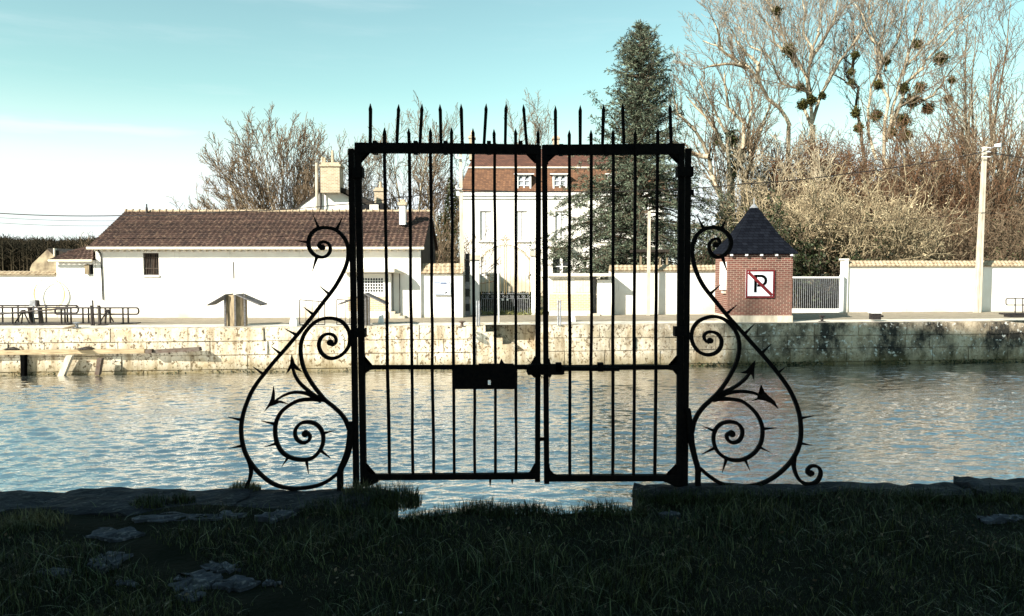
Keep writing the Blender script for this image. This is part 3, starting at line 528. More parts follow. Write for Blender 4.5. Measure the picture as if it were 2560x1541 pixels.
# kerb stones on the near bank
def rough_block(name, x0, x1, y0, y1, z0, z1, label, seed, m=M['ledge'], group='kerb stones along the near bank', cut=0):
    rd = random.Random(seed); nx, ny2 = max(3, int((x1 - x0) / .09)), max(3, int((y1 - y0) / .06)); V = []; Fc = []
    for i in range(nx + 1):
        for j in range(ny2 + 1):
            e = (i in (0, nx)) or (j in (0, ny2)); x = x0 + (x1 - x0) * i / nx + (rd.uniform(-.022, .022) if e else 0) + cut * (j / ny2)
            V.append((x, y0 + (y1 - y0) * j / ny2 + (rd.uniform(-.03, .02) if e else 0), z1 + rd.uniform(-.010, .008) + .010 * math.sin(7 * x + seed) - (rd.uniform(.01, .03) if e else 0)))
    for i in range(nx):
        for j in range(ny2): a = i * (ny2 + 1) + j; Fc.append((a, a + ny2 + 1, a + ny2 + 2, a + 1))
    rim = [i * (ny2 + 1) for i in range(nx + 1)] + [nx * (ny2 + 1) + j for j in range(1, ny2 + 1)] + [i * (ny2 + 1) + ny2 for i in range(nx - 1, -1, -1)] + [j for j in range(ny2 - 1, 0, -1)]
    k = len(V); V += [(V[i][0], V[i][1], z0) for i in rim]; n = len(rim)
    Fc += [(rim[i], k + i, k + (i + 1) % n, rim[(i + 1) % n]) for i in range(n)]
    return tag(mesh(name, V, Fc, m, None, ((x0 + x1) / 2, (y0 + y1) / 2, z0)), label, 'stone', group)
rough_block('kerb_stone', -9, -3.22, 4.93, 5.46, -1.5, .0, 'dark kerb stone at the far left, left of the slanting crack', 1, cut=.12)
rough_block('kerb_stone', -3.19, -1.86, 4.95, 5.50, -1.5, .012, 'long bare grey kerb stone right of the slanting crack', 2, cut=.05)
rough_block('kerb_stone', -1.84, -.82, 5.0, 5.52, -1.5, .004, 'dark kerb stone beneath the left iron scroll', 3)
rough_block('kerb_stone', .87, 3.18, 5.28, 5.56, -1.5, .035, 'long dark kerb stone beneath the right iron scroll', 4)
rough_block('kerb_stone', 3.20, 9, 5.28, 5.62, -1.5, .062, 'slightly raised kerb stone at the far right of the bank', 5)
def flag(pts, label, seed, zt=.004):
    rd = random.Random(seed); w3 = [G(x, y, zt) for x, y in pts]; out = []
    for a, b in zip(w3, w3[1:] + w3[:1]):
        for k in range(5): p = a.lerp(b, k / 5); out.append(p + Vector((rd.uniform(-.02, .02), rd.uniform(-.026, .026), 0)))
    c = sum(out, Vector()) / len(out); n = len(out)
    V = [c + Vector((0, 0, .010))] + [c.lerp(p, rd.uniform(.45, .75)) + Vector((0, 0, rd.uniform(-.012, .012))) for p in out] + [p + Vector((0, 0, rd.uniform(-.006, .004))) for p in out] + [Vector((p.x, p.y, -.1)) for p in out]
    Fc = [(0, 1 + i, 1 + (i + 1) % n) for i in range(n)] + [(1 + r * n + i, 1 + r * n + n + i, 1 + r * n + n + (i + 1) % n, 1 + r * n + (i + 1) % n) for r in (0, 1) for i in range(n)]
    tag(mesh('flagstone', V, Fc, M['flag'], None, (c.x, c.y, 0)), label, 'stone', 'flagstones showing through the grass')
flag([(212, 1340), (255, 1318), (352, 1322), (362, 1336), (300, 1346)], 'rounded flagstone left in the grass, nearest the kerb', 11)
flag([(222, 1402), (250, 1385), (310, 1378), (322, 1392), (268, 1420), (230, 1416)], 'irregular pale flagstone in the grass, left of the group of slabs', 12)
flag([(92, 1424), (130, 1417), (168, 1426), (160, 1437), (105, 1436)], 'small dark flagstone farthest left in the grass', 13)
flag([(505, 1415), (530, 1403), (592, 1411), (594, 1424), (540, 1428)], 'bright pointed flagstone at the back of the largest slab group', 14)
flag([(415, 1452), (450, 1432), (530, 1424), (552, 1440), (520, 1466), (440, 1474)], 'broad cracked flagstone in the middle of the slab group', 15)
flag([(532, 1462), (548, 1446), (622, 1440), (645, 1455), (600, 1470)], 'pale flagstone on the right of the slab group', 16)
flag([(290, 1460), (300, 1448), (345, 1456), (335, 1470)], 'small pale flagstone left of the slab group', 17)
flag([(440, 1490), (462, 1476), (505, 1482), (500, 1500), (455, 1504)], 'narrow dark flagstone in front of the slab group', 18)
flag([(655, 1455), (680, 1448), (702, 1455), (680, 1465)], 'tiny flagstone right of the slab group', 19)
flag([(320, 1296), (420, 1280), (560, 1276), (620, 1284), (500, 1298), (380, 1304)], 'long low slab just behind the left kerb', 20, .018)
flag([(640, 1290), (700, 1272), (742, 1272), (730, 1286), (670, 1300)], 'low slab under the left iron scroll', 21, .018)
flag([(1650, 1285), (1670, 1279), (1700, 1284), (1680, 1291)], 'small lone stone before the right kerb', 22)
flag([(2440, 1292), (2500, 1284), (2560, 1290), (2540, 1300), (2470, 1302)], 'flat grey stone at the right edge of the grass', 23)

# grass -----------------------------------------------------------------
def blades(name, n, fx, hr, wd, m, bend=.5, label=None, cat=None, group=None, stuff=False):
    B = np.array([fx() for _ in range(n)], np.float32); h = np.random.uniform(hr[0], hr[1], n) * B[:, 3]; az = np.random.uniform(0, 2 * math.pi, n); be = np.random.uniform(.1, 1, n) * bend
    dx = np.cos(az); dy = np.sin(az); px_, py_ = -dy, dx; w_ = np.random.uniform(.6, 1.2, n) * wd; base = B[:, :3]; V = np.zeros((n, 7, 3), np.float32)
    for k, (t, ww) in enumerate(((0, 1), (.4, .85), (.75, .55))):
        off = be * t * t * h; z = h * t * (1 - .25 * be * t); c = base + np.stack([dx * off, dy * off, z], 1); s = np.stack([px_ * w_ * ww, py_ * w_ * ww, 0 * w_], 1); V[:, 2 * k] = c - s; V[:, 2 * k + 1] = c + s
    V[:, 6] = base + np.stack([dx * be * h, dy * be * h, h * (1 - .3 * be)], 1)
    V = V.reshape(-1, 3); i = np.arange(n)[:, None] * 7
    q = np.concatenate([i + np.array([[0, 1, 3, 2]]), i + np.array([[2, 3, 5, 4]]), i + np.array([[4, 5, 6, 6]])])
    loc = base.mean(0); loc[2] = 0; me_f = [tuple(r) for r in q[:2 * n].tolist()] + [tuple(r[:3]) for r in q[2 * n:].tolist()]
    o = mesh(name, V, me_f, m, None, loc); tag(o, label, cat, group)
    if stuff: o['kind'] = 'stuff'
    return o
def fx_main():
    while 1:
        x = random.uniform(-4.4, 4.6); y = random.uniform(3.1, min(edgeY(x), 5.32)); d = math.sin(2.3 * x + 1.1) * math.sin(3.7 * y) + .5 * math.sin(6 * x - 4 * y)
        bare = x < -.9 and (1.15 + .5 * math.sin(4 * y + 3 * x) < .66 + random.random() * .22)
        if x < -.85 and y > 4.6 and random.random() < .75: continue
        if bare: continue
        return (x, y, nz2(x, y) - .005, .65 + .35 * d + random.random() * .3)
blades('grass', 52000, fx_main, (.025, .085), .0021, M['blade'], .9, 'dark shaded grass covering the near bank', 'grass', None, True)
blades('dry_grass', 3000, fx_main, (.04, .12), .0014, M['straw'], 1.3, 'dry straw coloured blades scattered through the shaded grass', 'grass', None, True)
def fx_long():
    a = fx_main(); return (a[0], a[1], a[2], a[3])
blades('long_grass', 3600, fx_long, (.06, .14), .0028, mat('fresh_blade', (.034, .050, .016), (.058, .062, .022), 2, .45, rand=.7, spec=.3), 1.5, 'long arching blades standing over the short grass', 'grass', None, True)
C = [(lambda a: (a[0], a[1], a[2] + random.uniform(.005, .04)))(fx_main()) for _ in range(900)]
o = leaves('leaf_litter', C, .022, mat('dead_leaf', (.10, .075, .05), (.05, .035, .02), 5, .8, rand=.6), None, (0, 4.5, 0), .7); o['kind'] = 'stuff'; o['label'] = 'small dead leaves scattered over the shaded grass'; o['category'] = 'leaves'
def fx_edge():
    x = random.uniform(XL - .1, XR + .02); return (x, edgeY(x) - random.random() * .12, -.045, .5 + .5 * abs(math.sin(9 * x)) + random.random() * .4)
blades('edge_grass', 5200, fx_edge, (.03, .11), .0020, M['blade'], .9, 'fringe of grass blades hanging over the gap below the gate', 'grass', None, True)
def fx_kerb():
    x = random.uniform(XR - .05, 4.6); return (x, random.uniform(5.16, 5.345), -.01, .45 + .55 * abs(math.sin(3.1 * x) * math.sin(7.3 * x)) + random.random() * .5)
blades('kerb_grass', 6500, fx_kerb, (.03, .10), .0020, M['blade'], .9, 'rough grass growing up against the right-hand kerb stones', 'grass', None, True)
def tuft(px, py, r, n, hr, m, label, z=0):
    c = G(px, py, z)
    def f():
        a = random.random() * 6.28; q = r * math.sqrt(random.random()); return (c.x + q * math.cos(a), c.y + q * math.sin(a) * .8, z - .01, 1 - .4 * q / r)
    blades('grass_tuft', n, f, hr, .0024, m, .9, label, 'grass tuft', 'grass tufts on the near bank')
tuft(990, 1262, .17, 900, (.10, .24), M['blade'], 'largest grass tuft, at the left foot of the gate')
tuft(910, 1232, .16, 420, (.05, .16), M['straw'], 'dry grass tuft around the left gate post')
tuft(612, 1222, .11, 420, (.04, .11), M['straw'], 'small tuft at the foot curl of the left scroll')
tuft(75, 1318, .22, 520, (.07, .17), M['straw'], 'pale tuft at the left edge, behind the flagstones')
tuft(375, 1262, .13, 420, (.04, .12), M['blade'], 'low tuft on the left kerb joint')
tuft(455, 1256, .09, 260, (.05, .12), M['blade'], 'little tuft beside the low one on the left kerb')
tuft(1690, 1250, .13, 300, (.04, .13), M['blade'], 'tuft at the foot of the right gate post')
tuft(1510, 1282, .14, 340, (.05, .15), M['blade'], 'wispy tuft at the right end of the gap below the gate')
tuft(1255, 1290, .12, 330, (.05, .15), M['blade'], 'upright tuft in the middle of the gap below the gate')
tuft(860, 1275, .28, 700, (.05, .15), M['blade'], 'broad tuft in front of the left gate post')
for k, (x, y, lb) in enumerate(((1324, 1333, 'white daisy below the gate gap, left of a pair'), (1373, 1341, 'white daisy below the gate gap, right of a pair'), (1039, 1502, 'white daisy near the bottom edge, upper left'), (1059, 1500, 'white daisy near the bottom edge, upper right'), (1001, 1533, 'largest white daisy at the very bottom edge'))):
    c = G(x, y, .05); t = thing('daisy', lb, 'daisy', (c.x, c.y, 0), 'daisies in the grass'); mb = MB(); r = .006 if k < 4 else .009
    for i in range(10):
        a = i * .628; u = Vector((math.cos(a), math.sin(a), .25)); v = Vector((-math.sin(a), math.cos(a), 0)); p = c + u * r; mb.add([c, p * .5 + c * .5 + v * r * .25, p, p * .5 + c * .5 - v * r * .25], [(0, 1, 2, 3)])
    mb.obj('petals', M['petal'], t); mb = MB(); mb.cyl(c + Vector((0, 0, .001)), c + Vector((0, 0, .003)), r * .3, r * .2, 8); mb.obj('centre', M['yolk'], t)
    mb = MB(); mb.cyl((c.x, c.y, -.01), c, .0008, .0008, 5); mb.obj('stem', M['blade'], t)

# ================================================================== FAR BUILDINGS
def px_x(px, py, Y): return P(px, py, Y).x
def px_z(py, Y): return P(1280, py, Y).z
# long low building
YB = 35.5; YR = 38.7; YBK = 41.9
x0, x1 = px_x(241, 700, YB), px_x(1052, 700, YB); ze = px_z(616, YB); zr = px_z(530, YR)
lb = thing('long_building', 'long low white building with a brown tiled roof on the left bank', 'building', ((x0 + x1) / 2, YB, ZF))
wx0, wx1 = px_x(358, 660, YB), px_x(397, 660, YB); wz0, wz1 = px_z(688, YB), px_z(633, YB)
mb = MB(); mb.openwall(x0, x1, ZF, ze - .03, YB, .3, [(wx0, wx1, wz0, wz1)])
mb.box(x0, x0 + .3, YB + .3, YBK, ZF, ze - .03); mb.box(x1 - .3, x1, YB + .3, YBK, ZF, ze - .03); mb.box(x0 + .3, x1 - .3, YBK - .3, YBK, ZF, ze - .03)
for xa in (x0, x1 - .3): mb.prism3([Vector((xa, YB + .02, ze - .03)), Vector((xa, YBK - .02, ze - .03)), Vector((xa, YR, zr - .12))], Vector((.3, 0, 0)))
wallo = mb.obj('wall', M['white'], lb)
mb = MB(); mb.prism3([Vector((x1 + .02, YB + .1, ze - 1.2)), Vector((x1 + .02, YBK - .1, ze - 1.2)), Vector((x1 + .02, YBK - .1, ze)), Vector((x1 + .02, YR, zr - .1)), Vector((x1 + .02, YB + .1, ze))], Vector((.04, 0, 0))); mb.obj('gable_cladding', M['wooddark'], lb)
mb = MB(); tiled(mb, (x0 - .15, YB - .28, ze - .05), (x1 + .18, YB - .28, ze - .05), (x1 + .18, YR, zr), (x0 - .15, YR, zr), .23, .20, .045, .035)
mb.hexa([(x0 - .15, YR, zr - .06), (x1 + .18, YR, zr - .06), (x1 + .18, YBK + .25, ze - .1), (x0 - .15, YBK + .25, ze - .1)], [(x0 - .15, YR, zr + .01), (x1 + .18, YR, zr + .01), (x1 + .18, YBK + .25, ze - .03), (x0 - .15, YBK + .25, ze - .03)])
mb.hexa([(x0 - .15, YB - .26, ze - .12), (x1 + .18, YB - .26, ze - .12), (x1 + .18, YR, zr - .1), (x0 - .15, YR, zr - .1)], [(x0 - .15, YB - .26, ze - .06), (x1 + .18, YB - .26, ze - .06), (x1 + .18, YR, zr - .02), (x0 - .15, YR, zr - .02)])
roof = mb.obj('roof', M['tile'], lb)
mb = MB(); n = 46
for i in range(n):
    a = x0 - .15 + (x1 - x0 + .33) * i / n; b = a + (x1 - x0 + .33) / n; mb.cyl((a, YR, zr + .02), (b, YR, zr + .02), .09, .075, 8); mb.cyl((a, YR, zr + .02), (a + .05, YR, zr + .02), .125, .125, 8)
mb.obj('ridge_tiles', M['tile_pale'], roof)
mb = MB(); mb.cyl((x0 - .2, YB - .36, ze - .10), (x1 + .2, YB - .36, ze - .10), .065, .065, 8); mb.obj('gutter', M['cream'], lb)
for i in range(48):
    a = x0 + .1 + (x1 - x0 - .2) * i / 47; mb = MB(); mb.box(a - .04, a + .04, YB - .26, YB, ze - .24, ze - .13); mb.obj('rafter_end', M['cream'], lb)
mb = MB(); dp = [(250, 619), (246, 622), (247, 630), (252, 634), (253, 660), (255, 700), (257, 750)]; mb.path([P(x, y, YB - .035) for x, y in dp], .022, 8); mb.obj('downpipe', M['black'], lb)
wd = MB(); wd.box(wx0 - .03, wx1 + .03, YB - .06, YB + .1, wz0 - .09, wz0); wo = None
fr = MB()
for q in ((wx0, wx0 + .05, wz0, wz1), (wx1 - .05, wx1, wz0, wz1), (wx0 + .05, wx1 - .05, wz1 - .05, wz1), (wx0 + .05, wx1 - .05, wz0, wz0 + .05), (wx0 + .36, wx0 + .43, wz0 + .05, wz1 - .05)): fr.box(q[0], q[1], YB + .12, YB + .18, q[2], q[3])
wo = fr.obj('window', M['rust'], lb); wd.obj('sill', M['white'], wo); mb = MB(); mb.box(wx0, wx1, YB + .2, YB + .22, wz0, wz1); mb.obj('pane', M['dark'], wo)
mb = MB()
for k in range(9): a = wx0 + .04 + k * (wx1 - wx0 - .08) / 8; mb.cyl((a, YB + .05, wz0), (a, YB + .05, wz1), .012, .012, 5)
mb.cyl((wx0, YB + .05, wz0 + .3), (wx1, YB + .05, wz0 + .3), .012, .012, 5); mb.cyl((wx0, YB + .05, wz1 - .2), (wx1, YB + .05, wz1 - .2), .012, .012, 5); mb.obj('window_grille', M['rust'], wo)
# chimney on it
def chimney(parent, px0, pyt, px1, pyb, Y, d, m, cap=True, pots=0, capm=None):
    mb = MB(); mb.pbox(px0, pyt, px1, pyb, Y, d); o = mb.obj('chimney', m, parent)
    if cap:
        mb = MB(); c = P(px0, pyt, Y); e = P(px1, pyt, Y); mb.box(c.x - .07, e.x + .07, Y - .07, Y + d + .07, c.z - .02 + .002, c.z + .12); mb.box(c.x + .03, e.x - .03, Y + .03, Y + d - .03, c.z + .12, c.z + .24); mb.obj('chimney_cap', capm or m, o)
    for k in range(pots):
        mb = MB(); x = P(px0 + (px1 - px0) * (k + .5) / pots, pyt, Y).x; z = P(px0, pyt, Y).z + .2; mb.cyl((x, Y + d / 2, z), (x, Y + d / 2, z + .45), .13, .09, 8); mb.obj('chimney_pot', M['chim'], o)
    return o
chimney(lb, 998, 512, 1013, 562, 36.9, .42, M['white'], True, 0, M['chim'])
mb = MB(); p = P(367, 530, 38.5); mb.cyl(p + Vector((0, 0, -.1)), p + Vector((0, 0, .22)), .07, .05, 8); mb.cyl(p + Vector((0, 0, .22)), p + Vector((0, 0, .38)), .03, .03, 6); mb.obj('vent_pipe', M['steel'], lb)
mb = MB(); mb.path([P(583, 655, YB - .02), P(584, 697, YB - .02)], .015, 5); mb.obj('wall_cable', M['steel'], lb)
# annex on its left
YA = 35.5; ax0, ax1 = px_x(142, 700, YA), px_x(239.5, 700, YA); az = px_z(651, YA); an = thing('annex', 'small white tiled-roof annex against the left end of the long building', 'building', ((ax0 + ax1) / 2, YA, ZF))
ox0, ox1, oz0, oz1 = px_x(217, 670, YA), px_x(233, 670, YA), px_z(686, YA), px_z(661, YA)
mb = MB(); mb.openwall(ax0, ax1, ZF, az, YA, .25, [(ox0, ox1, oz0, oz1)]); mb.box(ax0, ax0 + .25, YA + .25, YA + 3, ZF, az); mb.obj('wall', M['white'], an)
mb = MB(); A, B_2, C2, D2 = (ax0 - .15, YA - .2, az), (ax1 + .02, YA - .2, az), tuple(P(234, 612, YA + 1.1)), tuple(P(176, 629, YA + 1.1)); tiled(mb, A, B_2, C2, D2, .23, .2, .045, .035); tiled(mb, (ax0 - .15, YA + 2.4, az), A, D2, (D2[0] + .05, D2[1] + .1, D2[2]), .23, .2, .04, .03); tiled(mb, (ax1, YA + 2.6, az), (ax0 - .15, YA + 2.4, az), D2, C2, .23, .2, .04, .03); mb.obj('roof', M['tile'], an)
mb = MB(); mb.cyl((ax0 - .2, YA - .26, az - .03), (ax1, YA - .26, az - .03), .06, .06, 8); mb.obj('gutter', M['cream'], an)
mb = MB(); mb.box(ox0, ox1, YA + .15, YA + .2, oz0, oz1); w_ = mb.obj('window', M['glass'], an); mb = MB(); mb.box(ox0, ox0 + .15, YA - .1, YA + .1, oz0, oz1); mb.obj('shutter', M['woodgrey'], w_); mb = MB(); mb.box(ox0 - .04, ox0 + .16, YA - .1 - .02, YA - .1, oz0, oz1); mb.obj('shutter_edge', M['wood'], w_)
# hose ring on its wall
mb = MB(); c = P(124, 735, YA - .12); rx = 38 * YA / F
for rr, dz in ((1, 0), (.965, .02), (1.03, -.02)):
    pts = [c + Vector((rx * rr * math.cos(t), -.02 * rr, rx * rr * math.sin(t) + dz)) for t in [i * math.pi / 20 for i in range(41)]]; mb.path(pts, .011, 5)
one('hose_coil', mb, M['hose'], 'big pale yellow coil of hose hanging on the white annex wall', 'hose')

def cap_wall(label, pxa, pxb, pyt, Y, pycap, zb=ZF, thick=.35, pale=True, hdip=0, Y2=None, skip=None):
    a = px_x(pxa, 720, Y); Y2 = Y2 or Y; b = px_x(pxb, 720, Y2); zt = px_z(pyt, Y); zc = px_z(pycap, Y); t = thing('garden_wall', label, 'wall', ((a + b) / 2, (Y + Y2) / 2, zb), 'white tile-capped walls behind the quay')
    mb = MB(); mb.hexa([(a, Y, zb), (b, Y2, zb), (b, Y2 + thick, zb), (a, Y + thick, zb)], [(a, Y, zt), (b, Y2, zt), (b, Y2 + thick, zt), (a, Y + thick, zt)]); mb.obj('wall_face', M['white'], t)
    mb = MB(); m1 = (Y + thick / 2); tiled(mb, (a, Y - .1, zt), (b, Y2 - .1, zt), (b, Y2 + thick / 2, zc), (a, Y + thick / 2, zc), .2, .16, .03, .025)
    mb.hexa([(a, Y - .09, zt - .03), (b, Y2 - .09, zt - .03), (b, Y2 + thick + .1, zt - .03), (a, Y + thick + .1, zt - .03)], [(a, Y - .09, zt), (b, Y2 - .09, zt), (b, Y2 + thick + .1, zt), (a, Y + thick + .1, zt)])
    mb.prism3([Vector((a, Y - .05, zt)), Vector((a, Y + thick + .08, zt)), Vector((a, Y + thick / 2, zc - .02))], Vector((b - a, Y2 - Y, 0))); mb.obj('tile_cap', M['tile_pale'], t)
    return t
cap_wall('low white tile-capped wall at the far left, behind the railings', -60, 141.5, 687, 35.6, 679)
cap_wall('short white tile-capped wall carrying the blue and white notice', 1053, 1157, 684, 35.62, 660)
cap_wall('middle white tile-capped wall below the cedar', 1524, 1800, 677, 37.6, 664, Y2=37.9)
rw = cap_wall('long white tile-capped wall at the right, behind the lamp pole', 2117, 2900, 666, 39.6, 653, Y2=40.6)
mb = MB(); mb.pbox(2110, 651, 2120, 785, 39.5, .5); a = P(2110, 651, 39.5); mb.box(a.x - .03, a.x + .25, 39.47, 40.03, a.z, a.z + .08); mb.obj('end_pier', M['white'], rw)
# notice board
t = thing('notice_board', 'white and blue notice board fixed on the short white wall', 'sign', P(1105, 737, 35.5)); mb = MB(); mb.pbox(1084, 704, 1126, 738, 35.52, .04); mb.obj('panel', M['signwhite'], t)
mb = MB(); mb.pbox(1101, 706.5, 1117, 710, 35.514, .004); mb.pbox(1084, 734.5, 1112, 736.5, 35.514, .004); mb.pbox(1085, 706.5, 1100, 709, 35.514, .004); mb.obj('blue_print', M['blue'], t)
mb = MB(); mb.prism([(1113, 735), (1113, 731), (1118, 730), (1118, 731.5), (1115, 732), (1115, 735)], 35.514, .004); mb.prism([(1120, 706), (1124, 706), (1124, 709), (1121, 710), (1123, 708)], 35.514, .004); mb.obj('marks', M['black'], t)

# small cabins with flat roofs
cb = thing('cabin', 'small white and brick cabin with glass block window, below the long building', 'cabin', P(930, 797, 35.12)); Yc = 35.12
a0, a1 = px_x(868, 740, Yc), px_x(977, 740, Yc)
mb = MB(); mb.openwall(a0, a1 - .1, px_z(742, Yc), px_z(684, Yc), Yc, .2, [(px_x(905, 700, Yc), px_x(958, 700, Yc), px_z(731, Yc), px_z(695, Yc))]); mb.box(a1 - .1, a1, Yc, Yc + 1.2, px_z(799, Yc), px_z(684, Yc)); mb.box(a0, a1 - .1, Yc - .05, Yc + .15, ZF, px_z(779, Yc)); mb.obj('wall', M['white'], cb)
mb = MB(); mb.box(a0, a1 - .1, Yc, Yc + .2, px_z(779, Yc), px_z(742, Yc)); mb.obj('brick_base', M['brick_pale'], cb)
mb = MB(); mb.box(px_x(905, 700, Yc), px_x(958, 700, Yc), Yc + .1, Yc + .15, px_z(731, Yc), px_z(695, Yc)); wv = mb.obj('window', M['glass'], cb); mb = MB()
for i in range(9): x = 905 + 53 * i / 8; mb.pbox(x - .9, 695, x + .9, 731, Yc + .02, .06)
for i in range(6): y = 695 + 36 * i / 5; mb.pbox(905, y - .8, 958, y + .8, Yc + .005, .07)
mb.obj('lattice', M['whitegate'], wv)
mb = MB(); zt = px_z(672, Yc); mb.box(a0 - .2, px_x(990, 680, Yc), Yc - .5, Yc + 1.25, zt - .16, zt); mb.hexa([(px_x(990, 680, Yc), Yc - .5, zt - .16), (px_x(1010, 680, Yc), Yc + .0, zt - .26), (px_x(1010, 680, Yc), Yc + 1.2, zt - .26), (px_x(990, 680, Yc), Yc + 1.2, zt - .16)], [(px_x(990, 680, Yc), Yc - .5, zt), (px_x(1012, 680, Yc), Yc, zt - .2), (px_x(1012, 680, Yc), Yc + 1.2, zt - .2), (px_x(990, 680, Yc), Yc + 1.2, zt)]); mb.obj('roof_slab', M['cream'], cb)
mb = MB()
for x, y in ((982, 780), (999, 786)): p = P(x, 684, Yc + .3); mb.cyl((p.x, p.y, ZF), p, .022, .022, 6)
mb.obj('porch_post', M['steel'], cb)
for k, (xa, xb, yt) in enumerate(((977, 988, 779), (988.2, 1000, 785), (1000.2, 1012, 790))):
    mb = MB(); mb.box(px_x(xa, 790, Yc), px_x(xb, 790, Yc), Yc - .1, Yc + .9, ZF, px_z(yt, Yc)); mb.obj('step', M['concrete'], cb)
mb = MB(); mb.pbox(978, 700, 985, 778, Yc + 1.0, .05); mb.obj('door', M['galv'], cb)
Yd = 36.9; c2 = thing('cabin', 'cream cabin with slatted shutters over pale brick, right of the ornate gate', 'cabin', P(1430, 790, Yd)); b0, b1 = px_x(1374, 740, Yd), px_x(1478, 740, Yd)
mb = MB(); mb.box(b0, b1, Yd, Yd + .75, px_z(735, Yd), px_z(690, Yd)); mb.box(b0, b1, Yd - .04, Yd + .2, ZF, px_z(779, Yd)); mb.box(px_x(1494, 740, Yd), px_x(1530, 740, Yd), Yd + .1, Yd + .25, ZF, px_z(700, Yd)); mb.obj('wall', M['white'], c2)
mb = MB(); mb.box(b0 + .01, b1 - .01, Yd, Yd + .75, px_z(779, Yd), px_z(735, Yd)); mb.obj('brick_base', M['brick_pale'], c2)
for xa, xb in ((1380, 1420), (1437, 1474)):
    mb = MB(); i = xa
    while i < xb: mb.pbox(i, 697, i + 3.1, 732, Yd - .03, .03); i += 3.8
    mb.obj('shutter', M['cream'], c2)
mb = MB(); mb.box(px_x(1366, 690, Yd), px_x(1530, 690, Yd), Yd - .25, Yd + .8, px_z(691, Yd), px_z(684, Yd)); mb.obj('roof_slab', M['cream'], c2)
mb = MB(); mb.box(b1 + .002, px_x(1494, 740, Yd), Yd + .6, Yd + .65, ZF, px_z(692, Yd)); mb.obj('door', M['checkgrey'], c2)
mb = MB(); mb.pbox(1468, 785, 1500, 794, Yd - .2, .5); mb.obj('step', M['concrete'], c2)
mb = MB(); mb.pbox(1366, 693, 1373, 779, Yd + .1, .1); mb.obj('downpipe', M['whitegate'], c2)

# house behind with big chimney
YH = 50.0; hh = thing('gabled_house', 'pale rendered gable house with a tall chimney, behind the long building', 'house', P(850, 700, YH)); ap = (822, 462)
mb = MB(); mb.prism([(738, 524), (795, 478), ap, (862, 478), (985, 548), (985, 700), (738, 700)], YH, 7); mb.obj('wall', M['white'], hh)
mb = MB(); mb.prism([ap, (864, 472), (992, 540), (992, 552), (862, 482), (824, 468)], YH - .3, 7.6); mb.prism([ap, (796, 474), (728, 527), (730, 531), (800, 480)], YH - .05, 7.2); mb.obj('roof', M['wooddark'], hh)
o = chimney(hh, 801, 416, 849, 482, YH - .6, 1.2, M['chim'], True, 0); 
for x, h in ((806, .35), (812, .30), (832, .75)): mb = MB(); p = P(x, 414, YH + .4); mb.cyl(p, p + Vector((0, 0, .2 + h)), .11, .07, 8); mb.obj('chimney_pot', M['chim'], o)
mb = MB(); p = P(793, 560, YH - .2); q = P(792, 408, YH - .2); mb.cyl(p, q, .11, .10, 8); q2 = P(800, 520, YH - .3); mb.obj('flue', M['concrete'], hh)
mb = MB(); mb.path([P(800, 408, YH - .28), P(801, 470, YH - .28), P(803, 505, YH - .28), P(801, 530, YH - .28)], .05, 6); mb.obj('flue_pipe', M['steel'], hh)
chimney(hh, 936, 478, 962, 545, YH + 3, .8, M['chim'], True, 1)
mb = MB(); mb.pbox(905, 512, 922, 545, YH - .35, .3); mb.pbox(930, 508, 958, 545, YH - .34, .2); mb.obj('dormer', M['dark'], hh); mb = MB(); mb.pbox(924, 512, 946, 545, YH - .4, .05); mb.obj('white_panel', M['white'], hh)
# distant barn on the left
YN = 60; bn = thing('barn', 'distant barn with a mottled beige gable, left of the annex', 'barn', P(105, 690, YN)); mb = MB(); mb.prism([(75, 672), (80, 660), (118, 624), (143, 646), (143, 700), (75, 700)], YN, 8); mb.obj('wall', mat('mottled_render', (.42, .34, .22), (.16, .12, .08), 1.2, .9, lo=.42, hi=.6), bn)
mb = MB(); mb.prism([(117, 623), (119, 621), (166, 632), (172, 648), (144, 648)], YN - .2, 9); mb.obj('roof', M['wooddark'], bn); mb = MB(); mb.pbox(133, 621, 136, 640, YN - .4, .3); mb.obj('chimney', M['cream'], bn)

# mansion
YM = 60.0; cm = thing('mansion', 'tall white mansion with an ochre mansard roof and dormers behind the ornate gate', 'mansion', P(1400, 700, YM)); m0, m1 = px_x(1158, 600, YM), px_x(1660, 600, YM); zc = px_z(490, YM)
def hole(a, b, c, d): return (px_x(a, (c + d) / 2, YM), px_x(b, (c + d) / 2, YM), px_z(d, YM), px_z(c, YM))
h1 = hole(1382, 1426, 636, 684); h2 = hole(1290, 1318, 528, 602); h3 = hole(1388, 1418, 528, 602); h4 = hole(1500, 1530, 528, 602); h5 = hole(1200, 1228, 528, 602)
mb = MB(); mb.openwall(m0, m1, ZF, zc, YM, .5, [h1, h2, h3, h4, h5]); mb.box(m0, m1, YM + 9, YM + 10, ZF, zc); mb.box(m0, m0 + .5, YM + .5, YM + 9, ZF, zc); mb.box(m1 - .5, m1, YM + .5, YM + 9, ZF, zc); mb.obj('wall', M['white'], cm)
mb = MB(); mb.box(m0 - .5, m1 + .5, YM - .2, YM, zc + .0, zc + .32); mb.box(m0 - .25, m1 + .25, YM - .1, YM, zc - .22, zc - .0); mb.box(m0 - .5, m1 + .5, YM, YM + 10.4, zc + .0, zc + .32); mb.obj('cornice', M['whitegate'], cm)
for h in (h2, h3, h4, h5):
    mb = MB(); mb.box(h[0], h[1], YM + .12, YM + .17, h[2], h[3]); o = mb.obj('window', M['whitegate'], cm); mb = MB(); xm = (h[0] + h[1]) / 2; mb.box(xm - .015, xm + .015, YM + .10, YM + .12, h[2] + .05, h[3] - .05); mb.obj('shutter_gap', M['steel'], o); mb = MB(); mb.box(h[0] - .15, h[1] + .2, YM - .12, YM + .1, h[2] - .12, h[2]); mb.obj('sill', M['white'], o)
